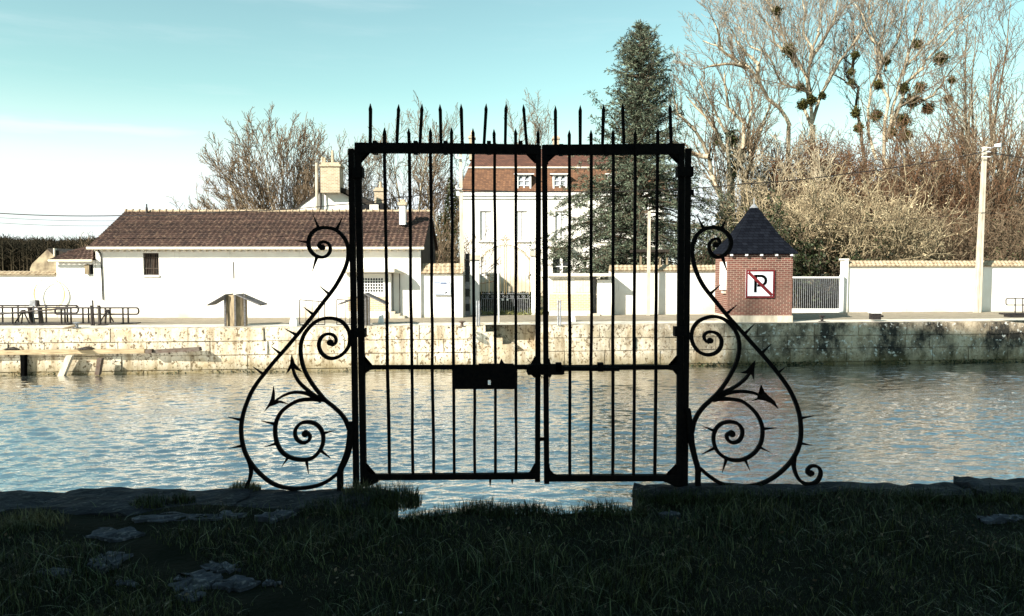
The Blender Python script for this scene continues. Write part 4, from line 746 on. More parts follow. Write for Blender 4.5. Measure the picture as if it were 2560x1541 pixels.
mb = MB(); mb.box(h1[0], h1[1], YM + .3, YM + .34, h1[2], h1[3]); o = mb.obj('window', M['glass'], cm); mb = MB(); xm = (h1[0] + h1[1]) / 2; mb.box(xm - .11, xm + .11, YM + .2, YM + .29, h1[2], h1[3]); mb.box(h1[0], h1[1], YM + .22, YM + .28, h1[2] + .5, h1[2] + .56); mb.obj('mullion', M['whitegate'], o)
mb = MB(); a = P(1382, 636, YM + .02); n = 12; pts = [(h1[0], YM - .01, h1[3] + .02), (h1[0], YM - .01, h1[3] - .35)] + [(h1[0] + (h1[1] - h1[0]) * k / n, YM - .01, h1[3] - .35 + .33 * math.sin(math.pi * k / n)) for k in range(1, n)] + [(h1[1], YM - .01, h1[3] - .35), (h1[1], YM - .01, h1[3] + .02)]
mb.prism3([Vector(q) for q in pts], Vector((0, .3, 0))); mb.obj('arch', M['white'], o)
zk = px_z(421, YM + 1.3); zt = px_z(372, YM + 4)
mb = MB(); mb.hexa([(m0 - .3, YM - .3, zc + .325), (m1 + .3, YM - .3, zc + .325), (m1 + .3, YM + 10.3, zc + .325), (m0 - .3, YM + 10.3, zc + .325)], [(m0 + .35, YM + 1.0, zk), (m1 - .6, YM + 1.0, zk), (m1 - .6, YM + 9, zk), (m0 + .35, YM + 9, zk)]); rf = mb.obj('roof', M['ochre_tile'], cm)
mb = MB(); mb.hexa([(m0 + .3, YM + .9, zk + .003), (m1 - .5, YM + .9, zk + .003), (m1 - .5, YM + 9.1, zk + .003), (m0 + .3, YM + 9.1, zk + .003)], [(m0 + 1.0, YM + 4.2, zt), (m1 - 2.6, YM + 4.2, zt), (m1 - 2.6, YM + 5.4, zt), (m0 + 1.0, YM + 5.4, zt)]); mb.obj('upper_roof', M['brown_tile'], rf)
mb = MB(); mb.box(m0 + .25, m1 - .45, YM + .84, YM + .9, zk - .05, zk + .07); mb.obj('roof_band', M['cream'], rf)
for dx0, dx1 in ((1292, 1328), (1382, 1418), (1520, 1556)):
    Yx = YM - .15; e0, e1 = px_x(dx0, 450, Yx), px_x(dx1, 450, Yx); d0, d1 = px_z(479, Yx), px_z(436, Yx); xm = (e0 + e1) / 2
    mb = MB(); mb.box(e0, e0 + .12, Yx, Yx + 1.2, d0, d1); mb.box(e1 - .12, e1, Yx, Yx + 1.2, d0, d1); mb.box(e0 + .12, e1 - .12, Yx, Yx + 1.2, d1 - .12, d1); mb.box(e0 + .12, e1 - .12, Yx, Yx + 1.2, d0, d0 + .08); dm = mb.obj('dormer', M['whitegate'], cm)
    mb = MB(); mb.prism3([Vector((e0 - .2, Yx - .12, d1)), Vector((e1 + .2, Yx - .12, d1)), Vector((xm, Yx - .12, d1 + .42))], Vector((0, 1.7, 0))); mb.obj('dormer_roof', M['ochre_tile'], dm)
    mb = MB(); mb.box(e0 - .22, e1 + .22, Yx - .16, Yx - .1, d1 - .04, d1 + .05); mb.obj('dormer_sill', M['whitegate'], dm)
    mb = MB(); mb.box(e0 + .12, e1 - .12, Yx + .1, Yx + .12, d0 + .08, d1 - .12); pn = mb.obj('pane', mat('curtained_glass', (.38, .40, .44), (.30, .32, .36), 3, .3), dm); mb = MB(); mb.box(xm - .06, xm + .06, Yx + .03, Yx + .09, d0 + .08, d1 - .12)
    for k in (1, 2): zz = d0 + .08 + (d1 - d0 - .2) * k / 3; mb.box(e0 + .12, e1 - .12, Yx + .04, Yx + .08, zz - .025, zz + .025)
    for sx_ in (0, 1):
        u0, u1 = (e0 + .12, xm - .06) if sx_ == 0 else (xm + .06, e1 - .12); zt_ = d1 - .12
        q = [(u0, zt_), (u1, zt_)] + [(u1 + (u0 - u1) * k / 8, zt_ - .28 + .27 * math.sin(math.pi * k / 8)) for k in range(9)]
        mb.prism3([Vector((x, Yx + .05, z)) for x, z in q], Vector((0, .03, 0)))
    mb.obj('glazing_bars', M['whitegate'], pn)
o = chimney(cm, 1173, 345, 1186, 400, YM + 4.0, 1.0, M['chim'], True, 1); o = chimney(cm, 1383, 347, 1398, 400, YM + 4.2, 1.0, M['chim'], True, 0)
mb = MB(); mb.pbox(1368, 612, 1424, 617, YM - .9, .9); bal = mb.obj('balcony', M['white'], cm); mb = MB()
for k in range(17): x = px_x(1368 + 56 * k / 16, 600, YM - .85); mb.cyl((x, YM - .85, px_z(612, YM - .85)), (x, YM - .85, px_z(588, YM - .85)), .012, .012, 5)
mb.pbox(1367, 587, 1425, 588.5, YM - .9, .06); mb.obj('balcony_rail', M['galv'], bal)

# ornate gate with stone piers
YO = 37.6; og = thing('ornate_gate', 'tall ornate gilded gate with an arched crest in front of the mansion', 'gate', P(1264, 788, YO)); zb = ZF + .05
def o2(x, y): return (860 + x * .27286, 560 + y * .27286)
def tube_px(mb, pts, Y, r, n=6): mb.path([P(x, y, Y) for x, y in pts], r, n)
mb = MB(); arch = [(1202, 650), (1208, 640), (1220, 628), (1238, 618), (1252, 614), (1263, 613), (1276, 614), (1290, 618), (1306, 628), (1318, 640), (1325, 650)]
tube_px(mb, arch, YO, .022); tube_px(mb, [(x, y + 4) for x, y in arch], YO, .014)
for sg in (-1, 1):
    for c, r, s0 in (((1263 + sg * 50, 624), 8, 0), ((1263 + sg * 36, 612), 6, 1), ((1263 + sg * 10, 605), 8, 2), ((1263 + sg * 5, 597), 6, 0)):
        pts = [(c[0] + sg * r * (1 - t / 12) * math.cos(t + s0), c[1] + r * (1 - t / 12) * math.sin(t + s0)) for t in [i * .55 for i in range(16)]]; tube_px(mb, pts, YO, .013, 5)
tube_px(mb, [(1263, 613), (1259, 600), (1261, 592), (1263, 587), (1265, 592), (1267, 600), (1263, 613)], YO, .015, 5); mb.obj('crest', M['gold'], og)
def arch_y(x): return 613 + ((x - 1263) / 62) ** 2 * 22 + max(0, abs(x - 1263) - 48) * .7
for sx_, xa, xb in ((0, 1204, 1261), (1, 1266, 1324)):
    mb = MB(); n = 7
    for k in range(n): x = xa + (xb - xa) * k / (n - 1); tube_px(mb, [(x, arch_y(x)), (x, 736)], YO, .017 if k in (0, n - 1) else .010, 5)
    lf = mb.obj('upper_bars', M['gold'], og); mb = MB()
    for k in range(13): x = xa + (xb - xa) * k / 12; tube_px(mb, [(x, 748), (x, 788)], YO, .012, 5); tube_px(mb, [(x, 729), (x, 736)], YO, .010, 5)
    for y in (735, 747, 786): tube_px(mb, [(xa, y), (xb, y)], YO, .016, 5)
    for k in range(4):
        c = xa + 7 + k * 14.3
        for sg in (-1, 1): tube_px(mb, [(c + sg * 5 + sg * 3.4 * (1 - t / 9) * math.cos(t), 741 + 4 * (1 - t / 9) * math.sin(t)) for t in [i * .6 for i in range(12)]], YO, .011, 5)
    mb.obj('lower_panel', M['galv'], og)
mb = MB(); mb.pbox(1254, 747, 1259, 752, YO - .05, .05); mb.pbox(1266, 747, 1271, 752, YO - .05, .05); mb.obj('lock_case', M['whitegate'], og)
def pier(label, xa, xb, yt, Y=YO):
    t = thing('gate_pier', label, 'pier', P((xa + xb) / 2, 790, Y), 'white stone piers of the ornate gate'); mb = MB(); mb.pbox(xa, yt, xb, 793, Y - .25, .55); mb.obj('shaft', M['white'], t)
    mb = MB(); a = P(xa, yt, Y - .25); b = P(xb, yt, Y - .25); mb.box(a.x - .08, b.x + .08, Y - .33, Y + .38, a.z, a.z + .12); mb.box(a.x - .03, b.x + .03, Y - .28, Y + .33, a.z + .12, a.z + .22); mb.obj('pier_cap', M['concrete'], t)
pier('white stone pier left of the ornate gate, beside the banded column', 1176, 1198, 650); pier('white stone pier right of the ornate gate', 1329, 1350, 640)
t = thing('banded_column', 'slim column painted in black and grey bands beside the utility pole', 'column', P(1168, 792, 36.4))
for k, (ya, yb, m_) in enumerate(((634, 650, 'checkblack'), (650.3, 670, 'checkblack'), (670.3, 688, 'checkblack'), (688.3, 705, 'checkblack'), (705.3, 722, 'checkgrey'), (722.3, 742, 'checkblack'), (742.3, 760, 'checkgrey'), (760.3, 778, 'checkblack'), (778.3, 794, 'checkgrey'))):
    mb = MB(); mb.pbox(1163, ya, 1173.5, yb, 36.4, .25); mb.obj('band', M[m_], t)
# hedge seen through the gate and garden verge
C = np.random.uniform((px_x(1190, 760, 41), 40.6, ZF), (px_x(1345, 760, 41), 41.6, px_z(733, 41)), (9000, 3)); t = thing('hedge', 'low dark clipped hedge seen through the ornate gate', 'hedge', (C[:, 0].mean(), 41, ZF)); leaves('foliage', C, .12, M['evergreen'], t, asp=.6)
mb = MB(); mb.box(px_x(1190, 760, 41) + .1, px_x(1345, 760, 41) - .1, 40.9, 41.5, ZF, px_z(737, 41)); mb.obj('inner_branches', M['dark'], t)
C = []; 
for _ in range(3000): x = random.uniform(px_x(1205, 790, 38), px_x(1360, 790, 38)); C.append((x, random.uniform(37.3, 39.0), ZF + abs(random.gauss(0, .06))))
o = leaves('verge_grass', C, .16, mat('verge_blade', (.20, .19, .07), (.12, .13, .045), 3, .7, rand=.5), None, (0, 38, ZF), .25); o['kind'] = 'stuff'; o['label'] = 'yellowish grass verge at the foot of the ornate gate'; o['category'] = 'grass'

# brick kiosk
YK = 32.9; kx0, kx1 = px_x(1820, 720, YK), px_x(1981, 720, YK); kzb, kzp, kzt = ZF, px_z(789, YK), px_z(636, YK); KD = 2.1
kk = thing('brick_kiosk', 'red brick kiosk with a dark slate pyramid roof on the right quay', 'kiosk', ((kx0 + kx1) / 2, YK, ZF))
mb = MB(); mb.box(kx0, kx1, YK, YK + KD, kzp, kzt); mb.obj('wall', M['brick'], kk)
mb = MB(); mb.box(kx0 - .03, kx1 + .03, YK - .03, YK + KD + .03, kzb, kzp - .003); mb.obj('plinth', M['concrete'], kk)
ov = .16; zE = px_z(632, YK); apx = P(1892, 519, YK + KD / 2); xm = (kx0 + kx1) / 2; c = [(kx0 - ov, YK - ov), (kx1 + ov, YK - ov), (kx1 + ov, YK + KD + ov), (kx0 - ov, YK + KD + ov)]; rt = .13
mb = MB(); mb.hexa([(x, y, zE - .06) for x, y in c], [(x, y, zE) for x, y in c]); mid = [(xm + (x - xm) * .62, YK + KD / 2 + (y - YK - KD / 2) * .62, zE + (apx.z - zE) * .34) for x, y in c]
mb.hexa([(x, y, zE + .002) for x, y in c], mid); mb.hexa([(q[0], q[1], q[2] + .002) for q in mid], [(xm + sx_ * rt, YK + KD / 2 + sy_ * rt, apx.z) for sx_, sy_ in ((-1, -1), (1, -1), (1, 1), (-1, 1))]); rf = mb.obj('roof', M['slate'], kk)
mb = MB(); mb.cyl((xm, YK + KD / 2, apx.z - .03), (xm, YK + KD / 2, apx.z + .14), .20, .05, 8); mb.cyl((xm, YK + KD / 2, apx.z + .14), (xm, YK + KD / 2, apx.z + .42), .03, .015, 6); mb.obj('finial', M['galv'], rf)
mb = MB()
for k in range(5): x = kx0 + .1 + (kx1 - kx0 - .2) * k / 4; mb.box(x - .05, x + .05, YK - ov + .01, YK, zE - .14, zE - .062)
mb.obj('eave_brackets', M['whitegate'], kk)
mb = MB(); mb.box(kx0 - .16, kx0, YK + .25, YK + .75, px_z(726, YK), px_z(655, YK)); o = mb.obj('meter_box', M['whitegate'], kk)
mb = MB(); mb.box(kx0 - .10, kx0, YK + .3, YK + .7, px_z(735, YK), px_z(729, YK)); mb.obj('meter_sill', M['concrete'], o)
sg = thing('parking_sign', 'square no-parking sign with a red frame on the brick kiosk', 'sign', P(1899, 746, YK - .05)); mb = MB(); A = P(1865, 675, YK - .05); B = P(1936, 745, YK - .05)
mb.box(A.x, B.x, YK - .05, YK - .02, B.z, A.z); mb.obj('backing', M['signwhite'], sg); mb = MB(); t_ = .075
for q in ((A.x, B.x, A.z - t_, A.z), (A.x, B.x, B.z, B.z + t_), (A.x, A.x + t_, B.z + t_, A.z - t_), (B.x - t_, B.x, B.z + t_, A.z - t_)): mb.box(q[0], q[1], YK - .058, YK - .0505, q[2], q[3])
mb.obj('red_frame', M['red'], sg); mb = MB(); Lx = A.x + .11; w2 = .055
mb.prism3([Vector((A.x + .06, YK - .064, A.z - .15)), Vector((A.x + .15, YK - .064, A.z - .06)), Vector((B.x - .06, YK - .064, B.z + .15)), Vector((B.x - .15, YK - .064, B.z + .06))][::1], Vector((0, .008, 0))); mb.obj('red_bar', M['red'], sg)
def s5(x, y): p = P(1700 + x * .26276, 500 + y * .26276, YK - .056); return Vector((p.x, YK - .057, p.z))
mb = MB(); outl = [(708, 712), (780, 712), (808, 722), (826, 745), (830, 768), (824, 795), (805, 815), (778, 826), (735, 828), (735, 805), (775, 803), (795, 793), (804, 768), (797, 748), (775, 735), (736, 735), (734, 828), (728, 880), (704, 880)]
mb.prism3([s5(x, y) for x, y in ((706, 712), (736, 712), (729, 880), (704, 880))], Vector((0, .0065, 0)))
ring_o = [s5(x, y) for x, y in ((736.5, 712), (780, 712), (808, 721), (826, 743), (831, 768), (825, 795), (805, 815), (778, 826), (735, 827))]; ring_i = [s5(x, y) for x, y in ((736.5, 736), (773, 736), (790, 742), (801, 754), (804, 768), (801, 783), (790, 796), (772, 803), (735, 803))]
for a, b, c_, d_ in zip(ring_o, ring_o[1:], ring_i[1:], ring_i): mb.prism3([a, b, c_, d_], Vector((0, .0065, 0)))
mb.obj('letter', M['black'], sg)

# white metal gate beside the kiosk
YW = 39.3; wg = thing('white_gate', 'white barred metal gate between the kiosk and the right wall', 'gate', P(2045, 782, YW)); mb = MB(); mb.pbox(1975, 692, 2104, 696, YW, .05); mb.pbox(1975, 772, 2104, 782, YW, .05); mb.pbox(2100, 688, 2109, 785, YW - .02, .12); mb.obj('frame', M['whitegate'], wg)
mb = MB()
for k in range(25): x = 1979 + k * 5.05; mb.pbox(x - .48, 696, x + .48, 772, YW + .01, .03)
mb.obj('bars', M['galv'], wg)

# wooden shelter behind the middle wall
YS = 41; t = thing('wooden_shelter', 'dark open wooden shelter behind the middle white wall', 'shelter', P(1635, 690, YS)); mb = MB(); mb.pbox(1592, 624, 1674, 631, YS - .3, 2.4); mb.obj('roof', M['wooddark'], t)
for x in (1602, 1668, 1650): mb = MB(); mb.pbox(x - 2, 631, x + 2, 700, YS, .15); mb.obj('post', M['wood'], t)
mb = MB(); mb.cyl(P(1650, 640, YS), P(1662, 632, YS), .05, .05, 5); mb.cyl(P(1650, 640, YS), P(1640, 650, YS), .05, .05, 5); mb.obj('brace', M['wood'], t)

# utility poles
def pole(label, xb, yb, xt, yt, Y, wb, wt, ladder=False, m=M['concrete']):
    t = thing('utility_pole', label, 'pole', P(xb, yb, Y), 'concrete utility poles along the road'); a = P(xb, yb, Y); a.z = ZF; b = P(xt, yt, Y); mb = MB(); hb, ht = wb * Y / F / 2, wt * Y / F / 2
    if ladder:
        for o0, o1 in ((-1, -.25), (.0, 1)): mb.hexa([(a.x + o0 * hb, Y, a.z), (a.x + o1 * hb, Y, a.z), (a.x + o1 * hb, Y + .3, a.z), (a.x + o0 * hb, Y + .3, a.z)], [(b.x + o0 * ht, Y + .05, b.z), (b.x + o1 * ht, Y + .05, b.z), (b.x + o1 * ht, Y + .22, b.z), (b.x + o0 * ht, Y + .22, b.z)])
        n = 16
        for k in range(n): f = (k + .5) / n; c = a.lerp(b, f); h = hb * (1 - f) + ht * f; mb.box(c.x - .26 * h, c.x + .01 * h, Y + .06, Y + .2, c.z - .16, c.z + .16)
    else: mb.hexa([(a.x - hb, Y, a.z), (a.x + hb, Y, a.z), (a.x + hb, Y + 2 * hb, a.z), (a.x - hb, Y + 2 * hb, a.z)], [(b.x - ht, Y + .03, b.z), (b.x + ht, Y + .03, b.z), (b.x + ht, Y + .03 + 2 * ht, b.z), (b.x - ht, Y + .03 + 2 * ht, b.z)])
    mb.obj('shaft', m, t); return t
p1 = pole('tall concrete pole left of the ornate gate', 1157, 795, 1151, 385, 36.2, 12, 7)
mb = MB(); c = P(1149, 396, 36.1)
for z in (0, -1.4, .35): mb = MB(); mb.cyl(c + Vector((-.16, 0, z)), c + Vector((.1, 0, z)), .03, .03, 6); mb.obj('crossarm', M['whitegate'], p1)
for z in (0, -1.4): mb = MB(); mb.cyl(c + Vector((-.14, 0, z + .03)), c + Vector((-.14, 0, z + .17)), .05, .04, 8); mb.obj('insulator', M['whitegate'], p1)
p2 = pole('slim white concrete pole in front of the middle wall', 1621, 787, 1624, 528, 37.0, 8.5, 6)
p3 = pole('ladder-pattern concrete lamp pole in front of the right wall', 2447, 781, 2466, 366, 39.2, 12.5, 7.5, True)
mb = MB(); c = P(2464, 380, 39.1)
for z in (0, .2, -.25): mb = MB(); mb.cyl(c + Vector((-.2, 0, z)), c + Vector((.25, 0, z)), .025, .025, 6); mb.obj('crossarm', M['whitegate'], p3)
mb = MB(); mb.path([P(2468, 380, 39.2), P(2480, 370, 39.0), P(2489, 366, 38.9), P(2494, 364.5, 38.8)], .028, 6); arm = mb.obj('lamp_arm', M['galv'], p3); mb = MB(); mb.cyl(P(2487, 364.5, 38.8), P(2503, 363.5, 38.6), .07, .11, 8); mb.obj('lamp_head', M['whitegate'], arm)
def wire(label, pts, Ys, r=.018):
    mb = MB(); w3 = [P(x, y, Y) for (x, y), Y in zip(pts, Ys)]; full = []
    for i in range(len(w3) - 1):
        a, b = w3[i], w3[i + 1]
        for k in range(8): t = k / 8; p = a.lerp(b, t); p.z -= .012 * (b - a).length * 4 * t * (1 - t); full.append(p)
    full.append(w3[-1]); mb.path(full, r, 5); one('overhead_cable', mb, M['steel'], label, 'cable', None, 'overhead cables along the road')
wire('thick black cable crossing the left sky and passing over the long roof', [(-40, 531), (300, 539.5), (560, 530), (840, 513), (1000, 494), (1151, 473)], [35, 34.9, 34.9, 35.3, 35.8, 36.2], .022)
wire('thin upper telephone cable in the left sky', [(-40, 542), (290, 552.5)], [36, 38.0], .009)
wire('thin lowest telephone cable in the left sky', [(-40, 555), (275, 565)], [36, 36.8], .009)
wire('cable running from the tall pole behind the gate to the lamp pole', [(1151, 473), (1400, 479), (1620, 476), (1860, 460), (2130, 433), (2464, 379)], [36.2, 36.6, 37, 37.6, 38.3, 39.1], .024)
wire('cable leaving the lamp pole towards the right edge', [(2464, 379), (2600, 400)], [39.1, 39.5], .024)
wire('lower thin cable crossing the bushes to the lamp pole', [(2040, 562), (2250, 548), (2456, 532)], [38.5, 38.8, 39.2], .012)
wire('lower thin cable leaving the lamp pole to the right', [(2456, 532), (2620, 536)], [39.2, 39.6], .012)

# information shelters on the quay
def info(label, Y, lw, post_, rw_, yb):
    t = thing('information_shelter', label, 'information board', P((post_[0] + post_[2]) / 2, yb, Y), 'two wooden information shelters on the quay'); z0 = ZF + .01
    xa, xm_, xb = [px_x(q, 780, Y) for q in post_]; zt = px_z(738, Y); mb = MB()
    mb.hexa([(xa, Y + .12, z0), (xm_, Y, z0), (xm_, Y + .1, z0), (xa, Y + .22, z0)], [(xa, Y + .12, zt), (xm_, Y, zt), (xm_, Y + .1, zt), (xa, Y + .22, zt)])
    mb.hexa([(xm_ + .012, Y, z0), (xb, Y + .2, z0), (xb, Y + .3, z0), (xm_ + .012, Y + .1, z0)], [(xm_ + .012, Y, zt), (xb, Y + .2, zt), (xb, Y + .3, zt), (xm_ + .012, Y + .1, zt)]); mb.obj('panel', M['wood'], t)
    for q in (xa, xm_, xb): mb = MB(); mb.box(q - .035, q + .035, Y - .03, Y + .04, z0, zt + .02); mb.obj('post', M['woodgrey'], t)
    for side, q in ((0, lw), (1, rw_)):
        (ax, ay), (bx, by) = q; a = P(ax, ay, Y - .35); b = P(bx, by, Y - .1); a2 = a + Vector((0, .9, .0)); b2 = b + Vector((0, .9, 0)); mb = MB(); dz = Vector((0, 0, .05)); mb.hexa([a, b, b2, a2], [a + dz, b + dz, b2 + dz, a2 + dz]); mb.obj('roof_board', M['woodgrey'], t)
    return t
info('wooden information shelter with two slanting boards, left on the quay', 30.6, ((518, 765), (563, 739)), (563, 588, 612), ((650, 765), (590, 739)), 818)
info('wooden information shelter half hidden behind the left gate post', 31.0, ((845, 763), (912, 737)), (904, 914, 922), ((964, 763), (911, 737)), 818)
# steel barriers
def barrier(label, x0_, x1_, yt, yb, Y, slope=0, n=4, group='steel barriers on the quay'):
    t = thing('steel_barrier', label, 'barrier', P(x0_, yb, Y), group); mb = MB(); r = .02
    c = [(x0_, yt), (x1_, yt + slope), (x1_, yb), (x0_, yb)]; mb.path([P(x, y, Y) for x, y in c + c[:1]], r, 6); mb.obj('frame', M['steel'], t); mb = MB()
    for k in range(1, n): x = x0_ + (x1_ - x0_) * k / n; mb.path([P(x, yt + slope * k / n, Y), P(x, yb, Y)], .011, 5)
    mb.obj('bars', M['steel'], t)
barrier('steel barrier behind the lower part of the left scroll', 749, 812, 750, 812, 31.2, 5)
barrier('steel barrier partly hidden by the left gate post', 842, 885, 749, 812, 31.3, 3)
# white marker blocks
for x0_, x1_, y0_, y1_, lb_ in ((723, 742, 797, 817, 'white marker block left of the first steel barrier'), (945, 958, 789, 809, 'white marker block in front of the brick cabin'), (1425, 1439, 787, 806, 'white marker block in front of the cream cabin')):
    mb = MB(); Yq = 2.46 * F / (y1_ - 661); a, b = px_x(x0_, y1_, Yq), px_x(x1_, y1_, Yq); z1 = px_z(y0_, Yq); i_ = .03; mb.hexa([(a + i_, Yq + i_, z1 - .02), (b - i_, Yq + i_, z1 - .02), (b - i_, Yq + .3, z1 - .02), (a + i_, Yq + .3, z1 - .02)], [(a + i_ * 2, Yq + .05, z1 + .01), (b - i_ * 2, Yq + .05, z1 + .01), (b - i_ * 2, Yq + .26, z1 + .01), (a + i_ * 2, Yq + .26, z1 + .01)]); mb.hexa([(a, Yq, ZF), (b, Yq, ZF), (b, Yq + .32, ZF), (a, Yq + .32, ZF)], [(a + i_, Yq + i_, z1 - .021), (b - i_, Yq + i_, z1 - .021), (b - i_, Yq + .3, z1 - .021), (a + i_, Yq + .3, z1 - .021)])
    one('marker_block', mb, M['whitegate'], lb_, 'marker', None, 'white marker blocks on the quay')
# paired steel posts and sign pole
for xs_, yt, yb, Yq, lb_ in (((1192.5, 1198), 752, 820, 31.0, 'pair of grey steel posts left of the stair recess'), ((1395, 1401), 751, 816, 31.2, 'pair of grey steel posts right of the stair recess')):
    mb = MB()
    for x in xs_: mb.path([P(x, yt, Yq), (px_x(x, yb, Yq), Yq, ZF)], .035, 8)
    mb.path([P(xs_[0], yt + 3, Yq), P(xs_[1], yt + 3, Yq)], .02, 6); one('steel_posts', mb, M['galv'], lb_, 'post', None, 'paired steel posts on the quay')
t = thing('sign_post', 'slim white signpost in front of the ornate gate', 'signpost', P(1247, 810, 32.3)); mb = MB(); mb.path([(px_x(1247, 800, 32.3), 32.3, ZF), P(1246, 665, 32.3)], .035, 8); mb.obj('pole', M['whitegate'], t); mb = MB(); mb.pbox(1242, 666, 1248, 684, 32.2, .03); mb.obj('plate', M['whitegate'], t)
# bollards
def bollard(x, yt, yb, lb_, w=5, m=M['steel']):
    Yq = 2.46 * F / (yb - 661); c = Vector((px_x(x, yb, Yq), Yq, ZF)); h = (yb - yt) * Yq / F; t = thing('mooring_bollard', lb_, 'bollard', c, 'mooring bollards on the far quay'); r = w * Yq / F
    mb = MB(); mb.cyl(c, c + Vector((0, 0, h * .12)), r * 1.5, r * 1.4, 10); mb.cyl(c + Vector((0, 0, h * .12)), c + Vector((0, 0, h * .7)), r * .6, r * .5, 10); mb.obj('stem', m, t)
    mb = MB(); mb.cyl(c + Vector((0, 0, h * .7)), c + Vector((0, 0, h * .86)), r * .7, r * 1.4, 10); mb.cyl(c + Vector((0, 0, h * .86)), c + Vector((0, 0, h)), r * 1.4, r * .9, 10); mb.obj('cap', m, t)
bollard(192, 807, 822, 'squat mooring bollard with a rope, left on the quay', 7, M['galv'])
bollard(1155, 804, 819, 'rusty mushroom bollard left of the stair recess', 7, M['rust'])
bollard(2055, 790, 806, 'dark bollard in the shade right of the kiosk', 6)
t = thing('winch', 'boxy dark capstan with a pale top on the right quay', 'winch', P(2192, 801, 33.2)); mb = MB(); mb.pbox(2182, 784, 2203, 800, 33.2, .35); mb.obj('body', M['steel'], t); mb = MB(); mb.pbox(2181, 781.5, 2205, 784, 33.17, .42); mb.obj('top_plate', M['whitegate'], t); mb = MB(); mb.cyl(P(2177, 791, 33.35), P(2208, 791, 33.35), .04, .04, 8); mb.obj('axle', M['steel'], t)
# lock footbridge railings on the left
def rails(label, xa, xb, yt, ym, yb, posts, Y, ra=True, la=False, r=.036, grp='guard railings of the lock'):
    t = thing('guard_railing', label, 'railing', P((xa + xb) / 2, yb, Y), grp); mb = MB(); m_ = (yt + ym) / 2; h = (ym - yt) / 2
    re = [(xb - h * .6, yt), (xb - h * .15, yt + h * .3), (xb, m_), (xb - h * .15, ym - h * .3), (xb - h * .6, ym)] if ra else [(xb, yt)]; le = [(xa + h * .6, ym), (xa, m_), (xa + h * .6, yt)] if la else []
    tube_px(mb, ([(xa, yt)] if not la else le[::1]) + re + ([(xa, ym)] if not la else [(xa + h * .6, ym)]), Y, r); mb.obj('rail', M['steel'], t)
    for p_ in posts: mb = MB(); tube_px(mb, [(p_, yt), (p_ + 1, yb)], Y, r * .95); mb.obj('post', M['steel'], t)
    return t
rails('rear railing of the lock footbridge, ending in a rounded loop', -30, 196, 764, 783, 809, (45, 115, 168, 6), 32.4)
rails('front railing of the lock footbridge at the far left', -30, 192, 769, 788, 814, (31, 98, 153, -10), 31.4, False)
rails('right-hand railing of the lock footbridge, rounded at both ends', 137, 347, 770, 786, 812, (162, 177, 207, 221, 263, 275, 307, 320), 31.9, True, True)
t = thing('lock_footbridge', 'dark steel walkway beams at the foot of the left railings', 'footbridge', P(150, 815, 31)); mb = MB(); mb.pbox(-60, 810, 168, 816, 31.2, .9); mb.obj('deck', M['steel'], t)
mb = MB(); mb.pbox(180, 808, 338, 812, 31.8, .5); mb.obj('deck', M['steel'], t)
for q in ((30, 814, 44, 820), (124, 816, 168, 820), (98, 814, 106, 821), (240, 812, 262, 818)): mb = MB(); mb.pbox(*q, 31.0, .3); mb.obj('bearing', M['steel'], t)
for lb_, a, legs, Y in (('A-shaped steel trestle at the far left of the railings', (58, 777), ((34, 813), (52, 820), (79, 820)), 31.5), ('A-shaped steel trestle near the right end of the railings', (268, 776), ((247, 812), (262, 814), (284, 806)), 31.8)):
    mb = MB()
    for l_ in legs: tube_px(mb, [a, l_], Y, .028)
    tube_px(mb, [(a[0] - 5, a[1] + 3), (a[0] - 2, a[1]), (a[0] + 3, a[1]), (a[0] + 6, a[1] + 4)], Y, .045); one('steel_trestle', mb, M['steel'], lb_, 'trestle', None, 'steel trestles of the lock gear')
t = thing('lock_gear', 'leaning dark gear column carrying a grey box, at the left railings', 'machinery', P(84, 815, 31.6)); mb = MB(); mb.prism([(68, 771), (73, 769), (82, 812), (76, 815)], 31.6, .2); mb.prism([(93, 770), (98, 769), (103, 813), (98, 814)], 31.6, .2); mb.pbox(78, 796, 99, 799, 31.7, .1); mb.obj('frame', M['steel'], t)
mb = MB(); mb.pbox(73, 751, 88, 766, 31.6, .25); mb.obj('box', M['galv'], t); mb = MB(); mb.pbox(89, 752, 92, 767, 31.6, .2); mb.obj('box_door', M['steel'], t); mb = MB(); tube_px(mb, [(84, 766), (83, 810)], 31.7, .035); mb.obj('column', M['galv'], t)
t = thing('lock_gear', 'upright rack posts with a long lever, between the left railings', 'machinery', P(237, 818, 31.0))
for x in (228, 247): mb = MB(); mb.pbox(x - 2, 767, x + 2, 819, 31.0, .12); tube_px(mb, [(x, 767), (x, 764)], 31.06, .06); mb.obj('rack_post', M['steel'], t)
mb = MB(); tube_px(mb, [(231.5, 751), (233.5, 790), (236, 818)], 31.0, .03); mb.obj('lever', M['steel'], t); mb = MB(); mb.pbox(225, 785, 250, 788, 31.05, .05); mb.obj('crossbar', M['steel'], t)
mb = MB(); tube_px(mb, [(188, 815), (160, 822), (135, 830), (110, 845), (84, 859), (60, 859), (20, 860), (-20, 864)], 29.6, .045); one('mooring_rope', mb, M['rope'], 'thick dark rope running from the left bollard down the quay wall', 'rope')
t = thing('guard_railing', 'short end of railing at the right edge of the quay', 'railing', P(2538, 795, 33.0), 'guard railings of the lock'); mb = MB(); tube_px(mb, [(2640, 763), (2518, 763), (2515, 760), (2515, 749), (2518, 746.5), (2640, 745)], 33.2, .024); mb.obj('rail', M['steel'], t)
for x in (2538, 2557, 2590): mb = MB(); tube_px(mb, [(x, 746), (x, 786)], 33.2, .024); mb.obj('post', M['steel'], t)
mb = MB(); mb.pbox(2515, 784, 2640, 788, 33.1, .5); mb.pbox(2524, 789, 2640, 794, 32.9, .4); mb.obj('base', M['steel'], t)
